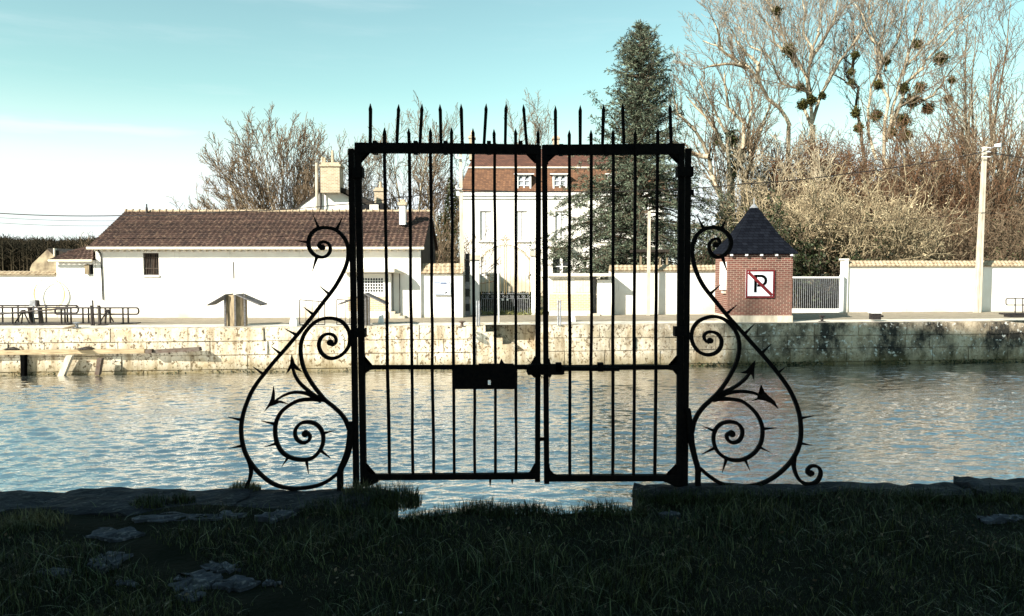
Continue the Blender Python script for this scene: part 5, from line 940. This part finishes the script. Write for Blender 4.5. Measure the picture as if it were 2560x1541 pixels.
# fender beam
YF_ = 28.93; fb = thing('fender_beam', 'long pale timber fender beam along the left foot of the quay wall', 'fender', P(180, 885, YF_)); mb = MB(); a = P(-60, 877, YF_); b = P(362, 877, 29.45); h = .16
mb.hexa([(a.x, YF_ - .1, a.z - h), (b.x, 29.40, a.z - h), (b.x, 29.6, a.z - h), (a.x, YF_ + .1, a.z - h)], [(a.x, YF_ - .1, a.z), (b.x, 29.40, a.z), (b.x, 29.6, a.z), (a.x, YF_ + .1, a.z)]); mb.obj('beam', M['beam'], fb)
mb = MB(); mb.prism([(363, 875), (379, 874), (379, 883), (363, 884)], 29.3, .2); mb.prism([(382, 876), (497, 869), (499, 878), (382, 884)], 29.4, .25); mb.obj('steel_end', M['rust'], fb)
for q, m_ in (([(50, 888), (61, 888), (61, 945), (52, 945)], 'black'), ([(165, 889), (180, 889), (157, 945), (143, 942)], 'concrete'), ([(243, 896), (254, 896), (247, 938), (236, 938)], 'rust')):
    mb = MB(); mb.prism(q, 29.0, .18); mb.obj('pile', M[m_], fb)
mb = MB()
for x in (20, 200): a = P(x, 874, 29.0); mb.prism3([a + Vector((-.25, 0, 0)), a + Vector((.3, 0, 0)), a + Vector((.1, 0, .08))], Vector((0, .9, 0)))
mb.obj('bracket', M['steel'], fb)

# ================================================================== VEGETATION
UP = Vector((0, 0, 1))
def rv(rd, s=1): return Vector((rd.gauss(0, s), rd.gauss(0, s), rd.gauss(0, s)))
def grow(S_, rd, p, d, Ln, r, lv, cfg):
    n = cfg['n'][lv]; st = Ln / n; kids = cfg['k'][lv]; mx = len(cfg['n']) - 1; rmin = cfg.get('rmin', .014); p = p.copy(); d = d.copy(); acc = 0
    for i in range(n):
        d = (d + rv(rd, cfg['wob'][lv]) + UP * cfg['up'][lv]).normalized(); q = p + d * st; f = (i + 1) / n; r2 = max(rmin, r * (1 - f * (1 - cfg.get('tap', .25)))); r1 = max(rmin, r * (1 - i / n * (1 - cfg.get('tap', .25)))); S_[0 if lv < cfg.get('tl', 2) else 1].append((p, q, r1, r2)); p = q
        if lv < mx and f >= cfg['st'][lv]:
            acc += kids / (n * (1 - cfg['st'][lv]) + 1)
            while acc >= 1:
                acc -= 1; sd_ = d.cross(rv(rd)).normalized(); a = cfg['ang'][lv] * rd.uniform(.7, 1.3); nd = (d * math.cos(a) + sd_ * math.sin(a)).normalized()
                grow(S_, rd, q, nd, Ln * cfg['rat'][lv] * rd.uniform(.65, 1.2) * (1.15 - .45 * f), max(rmin, r2 * .62), lv + 1, cfg)
FAN = dict(n=[7, 9, 6, 5, 3], k=[0, 12, 8, 6, 0], wob=[.06, .06, .10, .14, .2], up=[.05, .06, .07, .08, .08], st=[.3, .2, .15, .1, 0], ang=[.5, .55, .6, .6, .5], rat=[.7, .44, .5, .5, .5], rmin=.016, tap=.15, tl=2)
def tree(name, label, px, py, Y, stems, mt=None, mc=None, seed=1, cfg=FAN, group='bare winter trees behind the buildings', cat='tree', ivy=None, trunk=None, z0=None, paths=(), pr=.16, pk=1.0, pl=3.2):
    """stems: list of (dx, dz, length, radius, start height) fanning from the base"""
    rd = random.Random(seed); base = P(px, py, Y); base.z = ZF if z0 is None else z0
    t = thing(name, label, cat, base, group); S_ = [[], []]
    if trunk:
        tp = base + Vector((trunk[2] if len(trunk) > 2 else 0, 0, trunk[0])); m_ = base.lerp(tp, .5) + Vector((.1, 0, 0)); S_[0] += [(base, m_, trunk[1], trunk[1] * .85), (m_, tp, trunk[1] * .85, trunk[1] * .75)]
    for dx, dz, Ln, r, h in stems:
        f = h / trunk[0] if trunk and trunk[0] else 0; st = base.lerp(tp, min(1, f)) if trunk else base + Vector((0, 0, h)); grow(S_, rd, st, Vector((dx, rd.uniform(-.35, .35), dz)).normalized(), Ln, r, 1, cfg)
    for path in paths:       # main limbs with their own course through the crown
        w3 = [P(1680 + x * .4447, y * .4447, Y) + Vector((0, rd.uniform(-.9, .9) if q else 0, 0)) for q, (x, y) in enumerate(path)]; n_ = len(w3) - 1; big = pr * rd.uniform(.8, 1.15)
        for q in range(n_):
            a_, b_ = w3[q], w3[q + 1]; m_ = max(2, int((b_ - a_).length / .7)); prev = a_
            for e in range(m_):
                f = (q + (e + 1) / m_) / n_; nx_ = a_.lerp(b_, (e + 1) / m_) + rv(rd, .04); r_ = big * (1 - .82 * f) + .02; S_[0].append((prev, nx_, r_ + big * .82 / (n_ * m_), r_)); dr = (b_ - a_).normalized(); prev = nx_
                if f > .12:
                    for _ in range(int(pk + rd.random())):
                        sd_ = dr.cross(rv(rd)).normalized(); a2 = rd.uniform(.35, .8); grow(S_, rd, nx_, (dr * math.cos(a2) + sd_ * math.sin(a2) + UP * .15).normalized(), pl * rd.uniform(.6, 1.2) * (1.2 - .5 * f), max(.02, r_ * .45), 2, cfg)
    if S_[0]: tubes('trunk', S_[0], mt or M['bark'], t, sides=5); tubes('crown', S_[1], mc or mt or M['bark'], t)
    if ivy:
        C = []
        for (ix, iy, rx_, ry_, n) in ivy:
            for _ in range(n): a = rd.uniform(0, 6.28); q = math.sqrt(rd.random()); C.append(tuple(P(ix + rx_ * q * math.cos(a), iy + ry_ * q * math.sin(a), Y + rd.uniform(-.6, .6))))
        leaves('ivy', C, .22, M['ivy'], t, asp=.7)
    return t
# left round tree behind the long building
st_ = [(math.tan(R(a_)) if abs(a_) < 60 else math.copysign(1.9, a_), 1, L_, .12, 2.3) for a_, L_ in ((-72, 5.6), (-60, 6.2), (-50, 6.6), (-41, 6.9), (-33, 7.2), (-25, 7.4), (-17, 7.6), (-10, 7.7), (-3, 7.7), (4, 7.7), (11, 7.6), (18, 7.3), (26, 6.8), (35, 6.2), (46, 5.4), (60, 4.6))]
tree('bare_tree', 'broad rounded bare tree rising behind the long building', 712, 620, 58, [(a_, b_, c_ * 1.09, d_, e_) for a_, b_, c_, d_, e_ in st_], M['bark'], M['bark_br'], 11, dict(FAN, k=[0, 15, 9, 6, 0], rat=[.7, .42, .46, .5, .5], ang=[.5, .38, .45, .5, .5], st=[.3, .12, .1, .1, 0], wob=[.06, .035, .06, .1, .2], up=[.05, .02, .03, .05, .05], rmin=.017), trunk=(2.6, .35))
tree('bare_tree', 'small bare tree between the round tree and the gate post', 880, 620, 62, [(-.4, 1, 7.4, .10, 2), (-.2, 1, 8.0, .10, 2), (0, 1, 8.4, .11, 2), (.2, 1, 8, .11, 2), (.42, 1, 7.2, .11, 2), (.8, .9, 5.6, .1, 2), (-.8, .8, 5.5, .09, 2)], M['bark'], M['bark_br'], 12, trunk=(2.6, .22))
tree('bare_tree', 'tall twiggy bare tree seen through the left half of the gate', 1040, 620, 66, [(-.5, 1, 8.8, .13, 2), (-.25, 1, 10, .15, 2), (-.02, 1, 10.6, .16, 2), (.2, 1, 10.6, .15, 2), (.42, 1, 9.5, .14, 2), (-.9, .8, 6.5, .1, 2), (.8, .9, 7, .1, 2)], M['bark'], M['bark_br'], 13, trunk=(2.8, .26))
tree('ivy_clad_tree', 'ivy-clad bare tree beside the tall concrete pole', 1120, 640, 64, [(-.3, 1, 7.6, .13, 2), (.05, 1, 8.6, .15, 2), (-.65, 1, 5.2, .1, 1.5), (.5, 1, 4.2, .08, 2)], M['bark'], M['bark_br'], 14, ivy=[(1128, 560, 18, 115, 1500), (1105, 590, 20, 60, 500), (1115, 640, 35, 30, 700)], trunk=(3, .25, .2))
tree('bare_tree', 'faint distant bare tree above the mansion roof', 1315, 600, 78, [(-.7, 1, 10, .12, 4), (-.25, 1, 11, .14, 4), (.1, 1, 11.3, .14, 4), (.4, 1, 10.5, .14, 4), (.8, 1, 8.5, .12, 4)], M['bark_br'], M['bark_br'], 15, trunk=(4, .3))
# undergrowth below the left trees
BUSH = dict(n=[1, 7, 5, 3], k=[0, 9, 5, 0], wob=[0, .12, .18, .25], up=[0, .05, .05, .0], st=[0, .1, .1, 0], ang=[0, .55, .7, .6], rat=[0, .4, .45, .4], rmin=.016, tl=1)
def bush(label, px0, px1, pyt, Y, n, m, seed, dense=1, z0=None, name='bush', lean=.35, leafm=None, leafn=0, r=.03, cfg=BUSH, group='shrubs behind the walls', pyts=None, asp=.4, lsize=.13):
    rd = random.Random(seed); a = px_x(px0, 700, Y); b = px_x(px1, 700, Y); base = Vector(((a + b) / 2, Y, ZF if z0 is None else z0)); t = thing(name, label, 'shrub', base, group); S_ = [[], []]
    for _ in range(n):
        f = rd.random(); x = a + (b - a) * (.08 + .84 * f); yt_ = pyt if pyts is None else np.interp(f, [q[0] for q in pyts], [q[1] for q in pyts]); H = (px_z(yt_, Y) - base.z) * rd.uniform(.45, 1.0); grow(S_, rd, Vector((x, Y + rd.uniform(-1.2, 1.2), base.z)), Vector((rd.gauss(0, lean), rd.gauss(0, lean), 1)).normalized(), H * .98, r, 1, cfg)
    tubes('stems', S_[0] + S_[1], m, t)
    if leafn:
        A = S_[1]; C = [tuple(A[rd.randrange(len(A))][1] + rv(rd, .08)) for _ in range(leafn)]; leaves('catkins' if leafm is M['creamtwig'] else 'leaves', C, lsize, leafm, t, asp=asp)
    return t
bush('brown thicket seen through the gate between the trees and the short wall', 1040, 1155, 560, 46, 42, M['bark_br'], 31, leafm=M['ivy'], leafn=500)
bush('thin scrub behind the left end of the long building', 520, 740, 500, 56, 40, M['bark_br'], 32)
bush('small scrub above the annex roof', 195, 245, 595, 70, 14, M['bark_br'], 33)
# cedar
def conifer(px, pyt, Y, base_r, seed=2):
    rd = random.Random(seed); top = P(px, pyt, Y); base = Vector((top.x, Y, ZF)); H = top.z - ZF
    t = thing('blue_cedar', 'tall blue-green cedar with drooping branches behind the right leaf of the gate', 'conifer', base); segs = [(base, base + UP * H * .5, .32, .2), (base + UP * H * .5, top, .2, .02)]; C = []; D = []
    prof = [(0, 5.4), (.2, 5.6), (.28, 5.2), (.395, 4.2), (.48, 3.3), (.585, 2.3), (.66, 1.95), (.735, 1.9), (.81, 1.7), (.886, 1.2), (.94, .5), (.98, .14), (1, .02)]
    z = .6
    while z < H - .1:
        f = z / H; Rr = np.interp(f, [a for a, _ in prof], [b for _, b in prof]) * base_r; n = 14 if f < .8 else 10
        for _ in range(n):
            az = rd.uniform(0, 2 * math.pi); Lb = Rr * rd.choice((.5, .75, .95, 1.0, 1.15, 1.3)) * rd.uniform(.85, 1.1); d = Vector((math.cos(az), math.sin(az), rd.uniform(-.05, .45) if f < .55 else rd.uniform(.25, 1.0))).normalized(); p = base + UP * z; m = max(3, int(Lb / .4)); droop = .05 if f < .5 else .0
            for i in range(m):
                d = (d + Vector((0, 0, -droop)) + rv(rd, .05)).normalized(); q = p + d * Lb / m; rr = max(.012, .06 * (1 - i / m)); segs.append((p, q, rr, rr * .8)); p = q; fr_ = (i + 1) / m
                if fr_ < .15: continue
                ns = 3 if f < .9 else 2
                for _s in range(ns):
                    sd_ = d.cross(UP).normalized() * rd.choice((-1, 1)); tw = (sd_ * rd.uniform(.4, 1.1) + d * rd.uniform(.3, .9) + Vector((0, 0, rd.uniform(-.75, .1)))).normalized(); tl = rd.uniform(.25, .75) * (1.2 - .5 * fr_) * min(1, Rr / 2 + .35); segs.append((p, p + tw * tl, .012, .008))
                    for k in range(int(tl / .055) + 2):
                        c = p + tw * tl * rd.random() + rv(rd, .035); C.append(tuple(c)); D.append(tuple((tw + rv(rd, .7)).normalized()))
        z += rd.uniform(.34, .52) if f < .8 else .30
    # long side limbs reaching left
    for (tx, ty), h in (((1478, 235), 8.3), ((1486, 300), 6.9), ((1484, 345), 6.0), ((1380, 530), 2.9), ((1388, 600), 1.9), ((1400, 640), 1.4), ((1440, 430), 4.6), ((1668, 190), 9.5), ((1700, 420), 5), ((1395, 495), 3.6)):
        e = P(tx, ty, Y - rd.uniform(0, 1.0)); s = base + UP * h; m = 12; pr = s
        for i in range(1, m + 1):
            f = i / m; q = s.lerp(e, f) + Vector((0, 0, .5 * math.sin(f * math.pi))) + rv(rd, .04); segs.append((pr, q, .05 * (1 - f) + .012, .05 * (1 - f) + .01)); d = (q - pr).normalized(); pr = q
            for _s in range(5):
                tw = (Vector((rd.uniform(-1, 1), rd.uniform(-1, 1), rd.uniform(-1, .1))) + d * .5).normalized(); tl = rd.uniform(.3, .8) * (1.1 - .6 * f)
                for k in range(9): C.append(tuple(q + tw * tl * rd.random() + rv(rd, .04))); D.append(tuple((tw + rv(rd, .5)).normalized()))
    tubes('trunk', segs, M['bark_dk'], t, sides=4); leaves('foliage', C, .19, M['needle'], t, asp=.26, dirs=D); return len(C)
NC = conifer(1601, 48, 47, 1.0)
# right-hand trees
TALL = dict(n=[7, 12, 7, 5, 3], k=[0, 13, 7, 6, 0], wob=[.04, .05, .10, .15, .2], up=[.04, .05, .08, .10, .08], st=[.3, .22, .15, .1, 0], ang=[.5, .48, .55, .6, .5], rat=[.7, .34, .45, .5, .5], rmin=.014, tap=.12, tl=2)
gR = 'tall bare trees on the right'
tree('bare_tree', 'pale bare tree with crooked twigs right of the cedar', 1815, 640, 55, [], M['bark'], M['bark_br'], 21, TALL, gR, ivy=[(1815, 560, 26, 50, 900), (1795, 350, 10, 14, 120), (1830, 345, 16, 22, 260), (1832, 400, 9, 60, 300)], trunk=(4.3, .3), pk=1.3, pl=3.4, pr=.17, paths=[
    [(290, 1340), (270, 1130), (230, 980), (210, 880), (170, 800), (100, 720), (60, 650), (30, 580), (5, 490)], [(300, 1340), (320, 1000), (300, 850), (310, 740), (270, 650), (200, 560), (150, 450)], [(380, 1300), (430, 1000), (430, 900), (420, 800), (440, 680), (470, 580), (450, 440)],
    [(340, 1200), (350, 1000), (380, 850), (400, 700), (330, 600), (290, 480), (300, 400)], [(430, 900), (500, 780), (540, 660), (560, 560)], [(210, 880), (150, 860), (60, 850), (10, 800)], [(300, 850), (230, 740), (180, 640), (90, 540)]])
tree('mistletoe_tree', 'forked pale tree rising highest left of centre in the right wood, hung with mistletoe', 2028, 520, 64, [], M['bark'], M['bark_mid'], 22, TALL, gR, trunk=(13.7, .30), pk=1.35, pl=4.2, pr=.135, paths=[
    [(785, 720), (768, 600), (765, 540), (700, 510), (640, 460), (560, 380), (510, 310), (450, 260), (400, 200), (380, 130)],
    [(768, 580), (740, 460), (700, 370), (660, 290), (640, 180), (610, 110), (560, 40), (520, -60)],
    [(785, 720), (770, 520), (775, 380), (780, 300), (760, 180), (740, 80), (745, -80)], [(776, 350), (800, 270), (820, 180), (850, 130), (850, -60)],
    [(790, 690), (830, 540), (880, 460), (920, 380), (960, 310), (1010, 260), (1060, 180), (1110, 80), (1140, -40)], [(778, 330), (830, 250), (900, 120), (960, -40)], [(700, 380), (650, 330), (600, 240), (580, 160), (470, 20)]])
tree('bare_tree', 'leaning bare tree whose long branch reaches left into the open sky', 1975, 600, 60, [], M['bark'], M['bark_mid'], 28, TALL, gR, trunk=(10.4, .2, -.2), pk=.9, pl=3.2, pr=.14, paths=[
    [(650, 900), (645, 720), (590, 620), (540, 550), (480, 470), (420, 390), (370, 350), (310, 310), (250, 270), (170, 230)], [(370, 350), (330, 300), (285, 240), (240, 180), (225, 110)], [(420, 390), (350, 370), (240, 375), (160, 390)], [(480, 470), (470, 380), (420, 300), (380, 220), (350, 150)]])
tree('mistletoe_tree', 'many-stemmed pale tree crowded with mistletoe, right of the forked one', 2212, 520, 63, [], M['bark'], M['bark_mid'], 23, TALL, gR, trunk=(10.8, .32), pk=1.3, pl=3.9, pr=.125, paths=[
    [(1150, 900), (1130, 740), (1130, 600), (1140, 480), (1155, 380), (1150, 300), (1130, 200), (1110, 100), (1090, -60)], [(1190, 900), (1190, 740), (1190, 560), (1185, 440), (1180, 330), (1200, 200), (1200, 100), (1190, -60)],
    [(1205, 800), (1230, 600), (1270, 480), (1310, 400), (1350, 340), (1420, 260), (1500, 180), (1580, 120), (1650, 60), (1720, -40)], [(1215, 760), (1290, 560), (1330, 470), (1380, 390), (1450, 330), (1520, 250), (1570, 180), (1640, 100)],
    [(1225, 780), (1290, 600), (1340, 560), (1400, 570), (1460, 540), (1520, 480), (1590, 400), (1640, 340)], [(1200, 400), (1240, 300), (1290, 220), (1310, 100), (1340, -60)], [(1180, 330), (1140, 260), (1090, 200), (1060, 100), (1040, 20)], [(1300, 420), (1330, 300), (1400, 160), (1440, 0)]])
tree('bare_tree', 'slender dark tree with small mistletoe between the two tall ones', 2160, 560, 66, [], M['bark_dk'], M['bark_dk'], 24, TALL, gR, trunk=(11.3, .16), pk=1.1, pl=2.6, pr=.12, paths=[
    [(1080, 900), (1070, 700), (1050, 600), (1030, 500), (1010, 420), (1000, 380), (960, 300), (930, 240)], [(1030, 500), (980, 450), (900, 420)], [(1010, 420), (1020, 320), (1040, 240), (1010, 150)]])
tree('bare_tree', 'upright bluish bare tree in front of the right edge sky', 2440, 560, 68, [(-.35, 1, 18.5, .18, 4), (-.1, 1, 21, .2, 4), (.12, 1, 20.5, .2, 4), (.35, 1, 20, .18, 4), (-.6, 1, 14, .14, 4)], M['bark_br'], M['bark_br'], 25, TALL, gR, trunk=(5, .3))
tree('bare_tree', 'reddish-brown bare tree cut by the right edge', 2560, 560, 56, [(-.55, 1, 13, .16, 3), (-.25, 1, 15, .18, 3), (.05, 1, 15.5, .18, 3), (.4, 1, 13, .16, 3)], M['bark_br'], M['russet'], 26, TALL, gR, trunk=(4, .3))
tree('bare_tree', 'low many-branched tree just right of the kiosk roof', 1905, 640, 50, [(-.7, 1, 5.8, .12, 1.5), (-.25, 1, 7, .13, 1.5), (.2, 1, 7.8, .13, 1.5), (.6, 1, 7.2, .12, 1.5), (1.0, .7, 6.5, .11, 2.5), (1.3, .45, 5.5, .1, 3)], M['creamtwig'], M['bark'], 27, FAN, gR, trunk=(2.6, .24))
THIN = dict(n=[1, 10, 5, 3], k=[0, 20, 6, 0], wob=[0, .05, .14, .2], up=[0, .04, .08, .06], st=[0, .18, .1, 0], ang=[0, .5, .6, .6], rat=[0, .24, .45, .4], rmin=.016, tl=2)
rdx = random.Random(77)
tl_ = ['pale', 'dark', 'crooked', 'straight', 'forked', 'thin', 'leaning', 'stout', 'twiggy', 'slim']
spots = [(1870, 330, 57), (1925, 345, 59), (1990, 372, 58), (2060, 350, 61), (2105, 372, 57), (2170, 350, 60), (2215, 372, 56), (2262, 352, 59), (2298, 300, 57), (2335, 330, 60), (2362, 290, 56), (2392, 318, 58), (2420, 270, 55), (2448, 300, 57), (2478, 260, 55), (2502, 280, 58), (2525, 250, 54), (2550, 235, 56)]
for k, (x, yt, Y) in enumerate(spots):
    H = px_z(yt, Y) - ZF; where = ('behind the kiosk roof', 'behind the cream shrub', 'above the white gate', 'left of the lamp pole', 'right of the lamp pole')[0 if x < 1960 else 1 if x < 2130 else 2 if x < 2240 else 3 if x < 2455 else 4]
    st = [(rdx.uniform(-.22, .22), 1, H * rdx.uniform(.75, 1), .10 * rdx.uniform(.8, 1.5), .1) for _ in range(4)]
    tree('young_tree', '%s young bare tree %s, number %s from the left there' % (tl_[k % 10], where, ['one', 'two', 'three', 'four', 'five', 'six', 'seven'][sum(1 for q in spots[:k] if (0 if q[0] < 1960 else 1 if q[0] < 2130 else 2 if q[0] < 2240 else 3 if q[0] < 2455 else 4) == (0 if x < 1960 else 1 if x < 2130 else 2 if x < 2240 else 3 if x < 2455 else 4))]), x, 640, Y, st, M['bark_br'], M['bark_br'] if k % 3 else M['bark'], 100 + k, THIN, 'young trees of the right-hand wood')
# russet crowns
for k, (x0_, x1_, yt, Y, lb_) in enumerate(((1880, 2010, 330, 56, 'russet twiggy shrub crown left, under the forked mistletoe tree'), (1985, 2110, 305, 57, 'russet twiggy shrub crown directly under the forked mistletoe tree'), (2090, 2230, 325, 58, 'reddish shrub crown between the two mistletoe trees'), (2220, 2350, 345, 57, 'reddish shrub crown under the many-stemmed mistletoe tree'))):
    bush(lb_, x0_, x1_, yt, Y, 46, M['russet'], 50 + k, lean=.22, name='russet_shrub', r=.045, cfg=dict(BUSH, n=[1, 9, 6, 4], k=[0, 14, 7, 0], st=[0, .45, .1, 0], rat=[0, .26, .5, .4], ang=[0, .6, .7, .6]))
bush('broad cream flowering shrub behind the white gate', 1935, 2150, 500, 45, 130, M['creamtwig'], 60, leafm=M['creamtwig'], leafn=9000, name='cream_shrub', pyts=[(0, 560), (.25, 480), (.6, 445), (1, 470)])
bush('broad cream flowering shrub behind the long right wall', 2110, 2330, 500, 45.5, 120, M['creamtwig'], 61, leafm=M['creamtwig'], leafn=8000, name='cream_shrub', pyts=[(0, 455), (.4, 470), (.7, 520), (1, 580)])
bush('pale scrub left of the cream shrubs, above the kiosk', 1880, 1990, 450, 48, 50, M['creamtwig'], 62, leafm=M['creamtwig'], leafn=2000, name='cream_shrub')
for k, (x0_, x1_, yt, Y, lb_) in enumerate(((2040, 2200, 400, 53, 'tall fine-stemmed brown thicket behind the cream shrubs, left part'), (2170, 2340, 380, 54, 'tall fine-stemmed brown thicket behind the cream shrubs, right part'), (2310, 2470, 350, 53, 'tall fine-stemmed brown thicket just left of the lamp pole top'), (2450, 2620, 330, 54, 'tall fine-stemmed brown thicket at the right edge'))):
    bush(lb_, x0_, x1_, yt, Y, 60, M['bark_br'] if k % 2 else M['russet'], 80 + k, lean=.12, name='thicket', r=.05, cfg=dict(BUSH, n=[1, 10, 6, 4], k=[0, 15, 6, 0], st=[0, .25, .1, 0], rat=[0, .2, .5, .4]))
bush('brown tangled thicket left of the lamp pole', 2290, 2470, 520, 47, 90, M['bark_br'], 63, lean=.5, leafm=M['russet'], leafn=1500, name='thicket')
bush('brown tangled thicket right of the lamp pole', 2440, 2640, 500, 47, 90, M['bark_br'], 64, lean=.5, leafm=M['ivy'], leafn=1500, name='thicket')
bush('reddish low scrub behind the white barred gate', 1975, 2120, 655, 44, 90, M['bark_dk'], 65, lean=.3, name='low_scrub', leafm=M['russet'], leafn=2500)
bush('dark green evergreen shrub right of the kiosk roof', 1948, 2052, 520, 43.5, 50, M['bark_dk'], 66, leafm=M['evergreen'], leafn=11000, name='evergreen_shrub', pyts=[(0, 640), (.3, 530), (.75, 505), (1, 560)], asp=.7, lsize=.17)
bush('dark evergreen shrub between the cedar and the kiosk', 1700, 1800, 610, 43, 40, M['bark_dk'], 67, leafm=M['evergreen'], leafn=5000, name='evergreen_shrub', asp=.7, lsize=.15)
bush('green ivy mound beside the kiosk roof', 1790, 1860, 545, 48, 26, M['bark'], 68, leafm=M['ivy'], leafn=4500, name='ivy_mound', asp=.7, lsize=.18)
bush('low green shrub at the foot of the lamp pole wall', 2455, 2640, 630, 43, 40, M['bark_br'], 69, leafm=M['ivy'], leafn=3500, name='low_scrub')
# mistletoe
ML = [(1943, 28, 13, 'highest mistletoe ball, alone at the top of the forked tree'), (1973, 125, 23, 'large dark mistletoe ball on the left limb of the forked tree'), (2001, 218, 13, 'mistletoe ball in the fork, below the large dark one'), (2007, 262, 17, 'mistletoe clump low on the trunk of the forked tree'), (2031, 251, 13, 'mistletoe ball right of the trunk of the forked tree'), (2056, 240, 9, 'small mistletoe ball right of the forked trunk'), (2138, 138, 9, 'small brownish mistletoe between the two tall trees'), (2214, 153, 12, 'mistletoe ball high on the left stem of the crowded tree'), (2294, 111, 15, 'highest mistletoe ball of the crowded tree'), (2351, 148, 22, 'large round mistletoe ball farthest out against the sky, upper right'), (2371, 247, 11, 'small mistletoe ball alone at the lower right sky'), (2380, 200, 7, 'tiny mistletoe ball just above the lone right one'), (2320, 271, 18, 'greenest mistletoe ball on the lower right of the crowded tree'), (2300, 220, 16, 'mistletoe ball at the upper right of the dense cluster'), (2258, 222, 18, 'mistletoe ball at the upper left of the dense cluster'), (2282, 253, 24, 'biggest mistletoe mass in the middle of the dense cluster'), (2258, 302, 25, 'mistletoe mass at the lower left of the dense cluster'), (2266, 340, 20, 'mistletoe hanging lowest under the dense cluster'), (2231, 329, 15, 'brown mistletoe ball left of the lowest hanging one'), (2196, 213, 15, 'brown mistletoe on the left stem of the crowded tree'), (2191, 289, 18, 'mistletoe ball low on the left stem of the crowded tree'), (2140, 282, 15, 'mistletoe ball on the slender dark tree'), (2147, 320, 14, 'reddish mistletoe ball lowest on the slender dark tree'), (2129, 180, 9, 'small dark mistletoe high on the slender dark tree'), (2129, 207, 7, 'tiny dark mistletoe below the small high one'), (1830, 352, 13, 'mistletoe ball on the crooked tree right of the cedar')]
for k, (x, y, r, lb_) in enumerate(ML):
    Y = 63; c = P(x, y, Y); R_ = .85 * r * Y / F; rd = random.Random(300 + k); segs = []; C = []
    for _ in range(int(70 + 260 * R_)):
        d = rv(rd).normalized(); p = c + rv(rd, .22) * R_; e = p + d * R_ * rd.uniform(.35, .95); mpt = c.lerp(e, .5) + rv(rd, .05); segs += [(p, mpt, .014, .012), (mpt, e, .012, .010)]
        for _s in range(7): C.append(tuple(p.lerp(e, rd.uniform(.3, 1)) + rv(rd, .06)))
    t = thing('mistletoe_ball', lb_, 'mistletoe', c, 'mistletoe balls in the tall trees'); tubes('twigs', segs, M['mistle'], t); leaves('leaves', C, .16, M['mistle'], t, asp=.5)
# distant wooded hill on the left
V = []; Fc = []; nx, ny3 = 40, 10
for i in range(nx + 1):
    for j in range(ny3 + 1):
        x = -170 + 190 * i / nx; y = 150 + 160 * j / ny3; e = math.sin(math.pi * j / ny3 / 2 * 1.0); V.append((x, y, ZF + e * 8.5 * (1 - max(0, (x + 60)) / 90) if x < 30 else ZF))
hill = struct(mesh('hill', V, [(i * (ny3 + 1) + j, (i + 1) * (ny3 + 1) + j, (i + 1) * (ny3 + 1) + j + 1, i * (ny3 + 1) + j + 1) for i in range(nx) for j in range(ny3)], M['woodland']))
rd = random.Random(9); segs = []
for _ in range(2600):
    px = rd.uniform(-40, 300); Y = rd.uniform(135, 230); tpy = np.interp(px, [-40, 60, 140, 240, 300], [596, 603, 607, 603, 600]) + rd.uniform(-4, 24) + (Y - 135) * -.02; tp = P(px, tpy, Y); b = Vector((tp.x, Y, ZF))
    segs.append((b, tp, .16, .05))
    for k in range(11): s = b.lerp(tp, rd.uniform(.25, .98)); segs.append((s, s + Vector((rd.gauss(0, .8), rd.gauss(0, .8), rd.uniform(.3, 1.5))), .07, .03))
o = tubes('distant_wood', segs, M['woodland'], None, (-95, 170, ZF)); o['kind'] = 'stuff'; o['label'] = 'dark brown leafless wood covering the far hill on the left'; o['category'] = 'woodland'

# ================================================================== BEHIND AND LEFT OF THE CAMERA: unseen block and tree added to shade bank and quay
t = thing('shade_block', 'tall plain block added unseen behind and left of the viewer for its shade', 'building', (-18, -7, 0)); gx0, gx1, gy0, gy1, gz = -28.0, -8.5, -17.0, 1.0, 28.2
mb = MB(); mb.box(gx0, gx1, gy0, gy1, -.3, gz); mb.obj('wall', mat('shade_block_render', (.16, .14, .12), (.12, .11, .09), 2, .9), t)
mb = MB(); mb.box(gx0 - .2, gx1 + .2, gy0 - .2, gy1 + .15, gz + .002, gz + .35); mb.obj('roof', M['steel'], t)
for k in range(4):
    for z in range(2, 26, 4): mb = MB(); x = gx0 + 2.5 + k * 4.6; mb.box(x, x + 1.1, gy1 - .03, gy1 + .04, z, z + 1.6); mb.obj('window', M['glass'], t)
t = thing('bare_tree', 'bare tree added unseen beside the shade block to dapple its shadow edge', 'tree', (-31, -2, 0)); S_ = [[], []]; rd = random.Random(4); S_[0].append((Vector((-31, -2, 0)), Vector((-31, -2, 10)), .4, .3))  # unseen tree added to break up the edge of the block's shadow
for dx in (-.25, -.08, .08, .22): grow(S_, rd, Vector((-31, -2, 10)), Vector((dx, rd.uniform(-.2, .2), 1)).normalized(), 17, .25, 1, dict(FAN, k=[0, 10, 8, 0, 0], rmin=.035))
tubes('trunk', S_[0], M['bark_dk'], t, sides=5); tubes('crown', S_[1], M['bark_dk'], t)
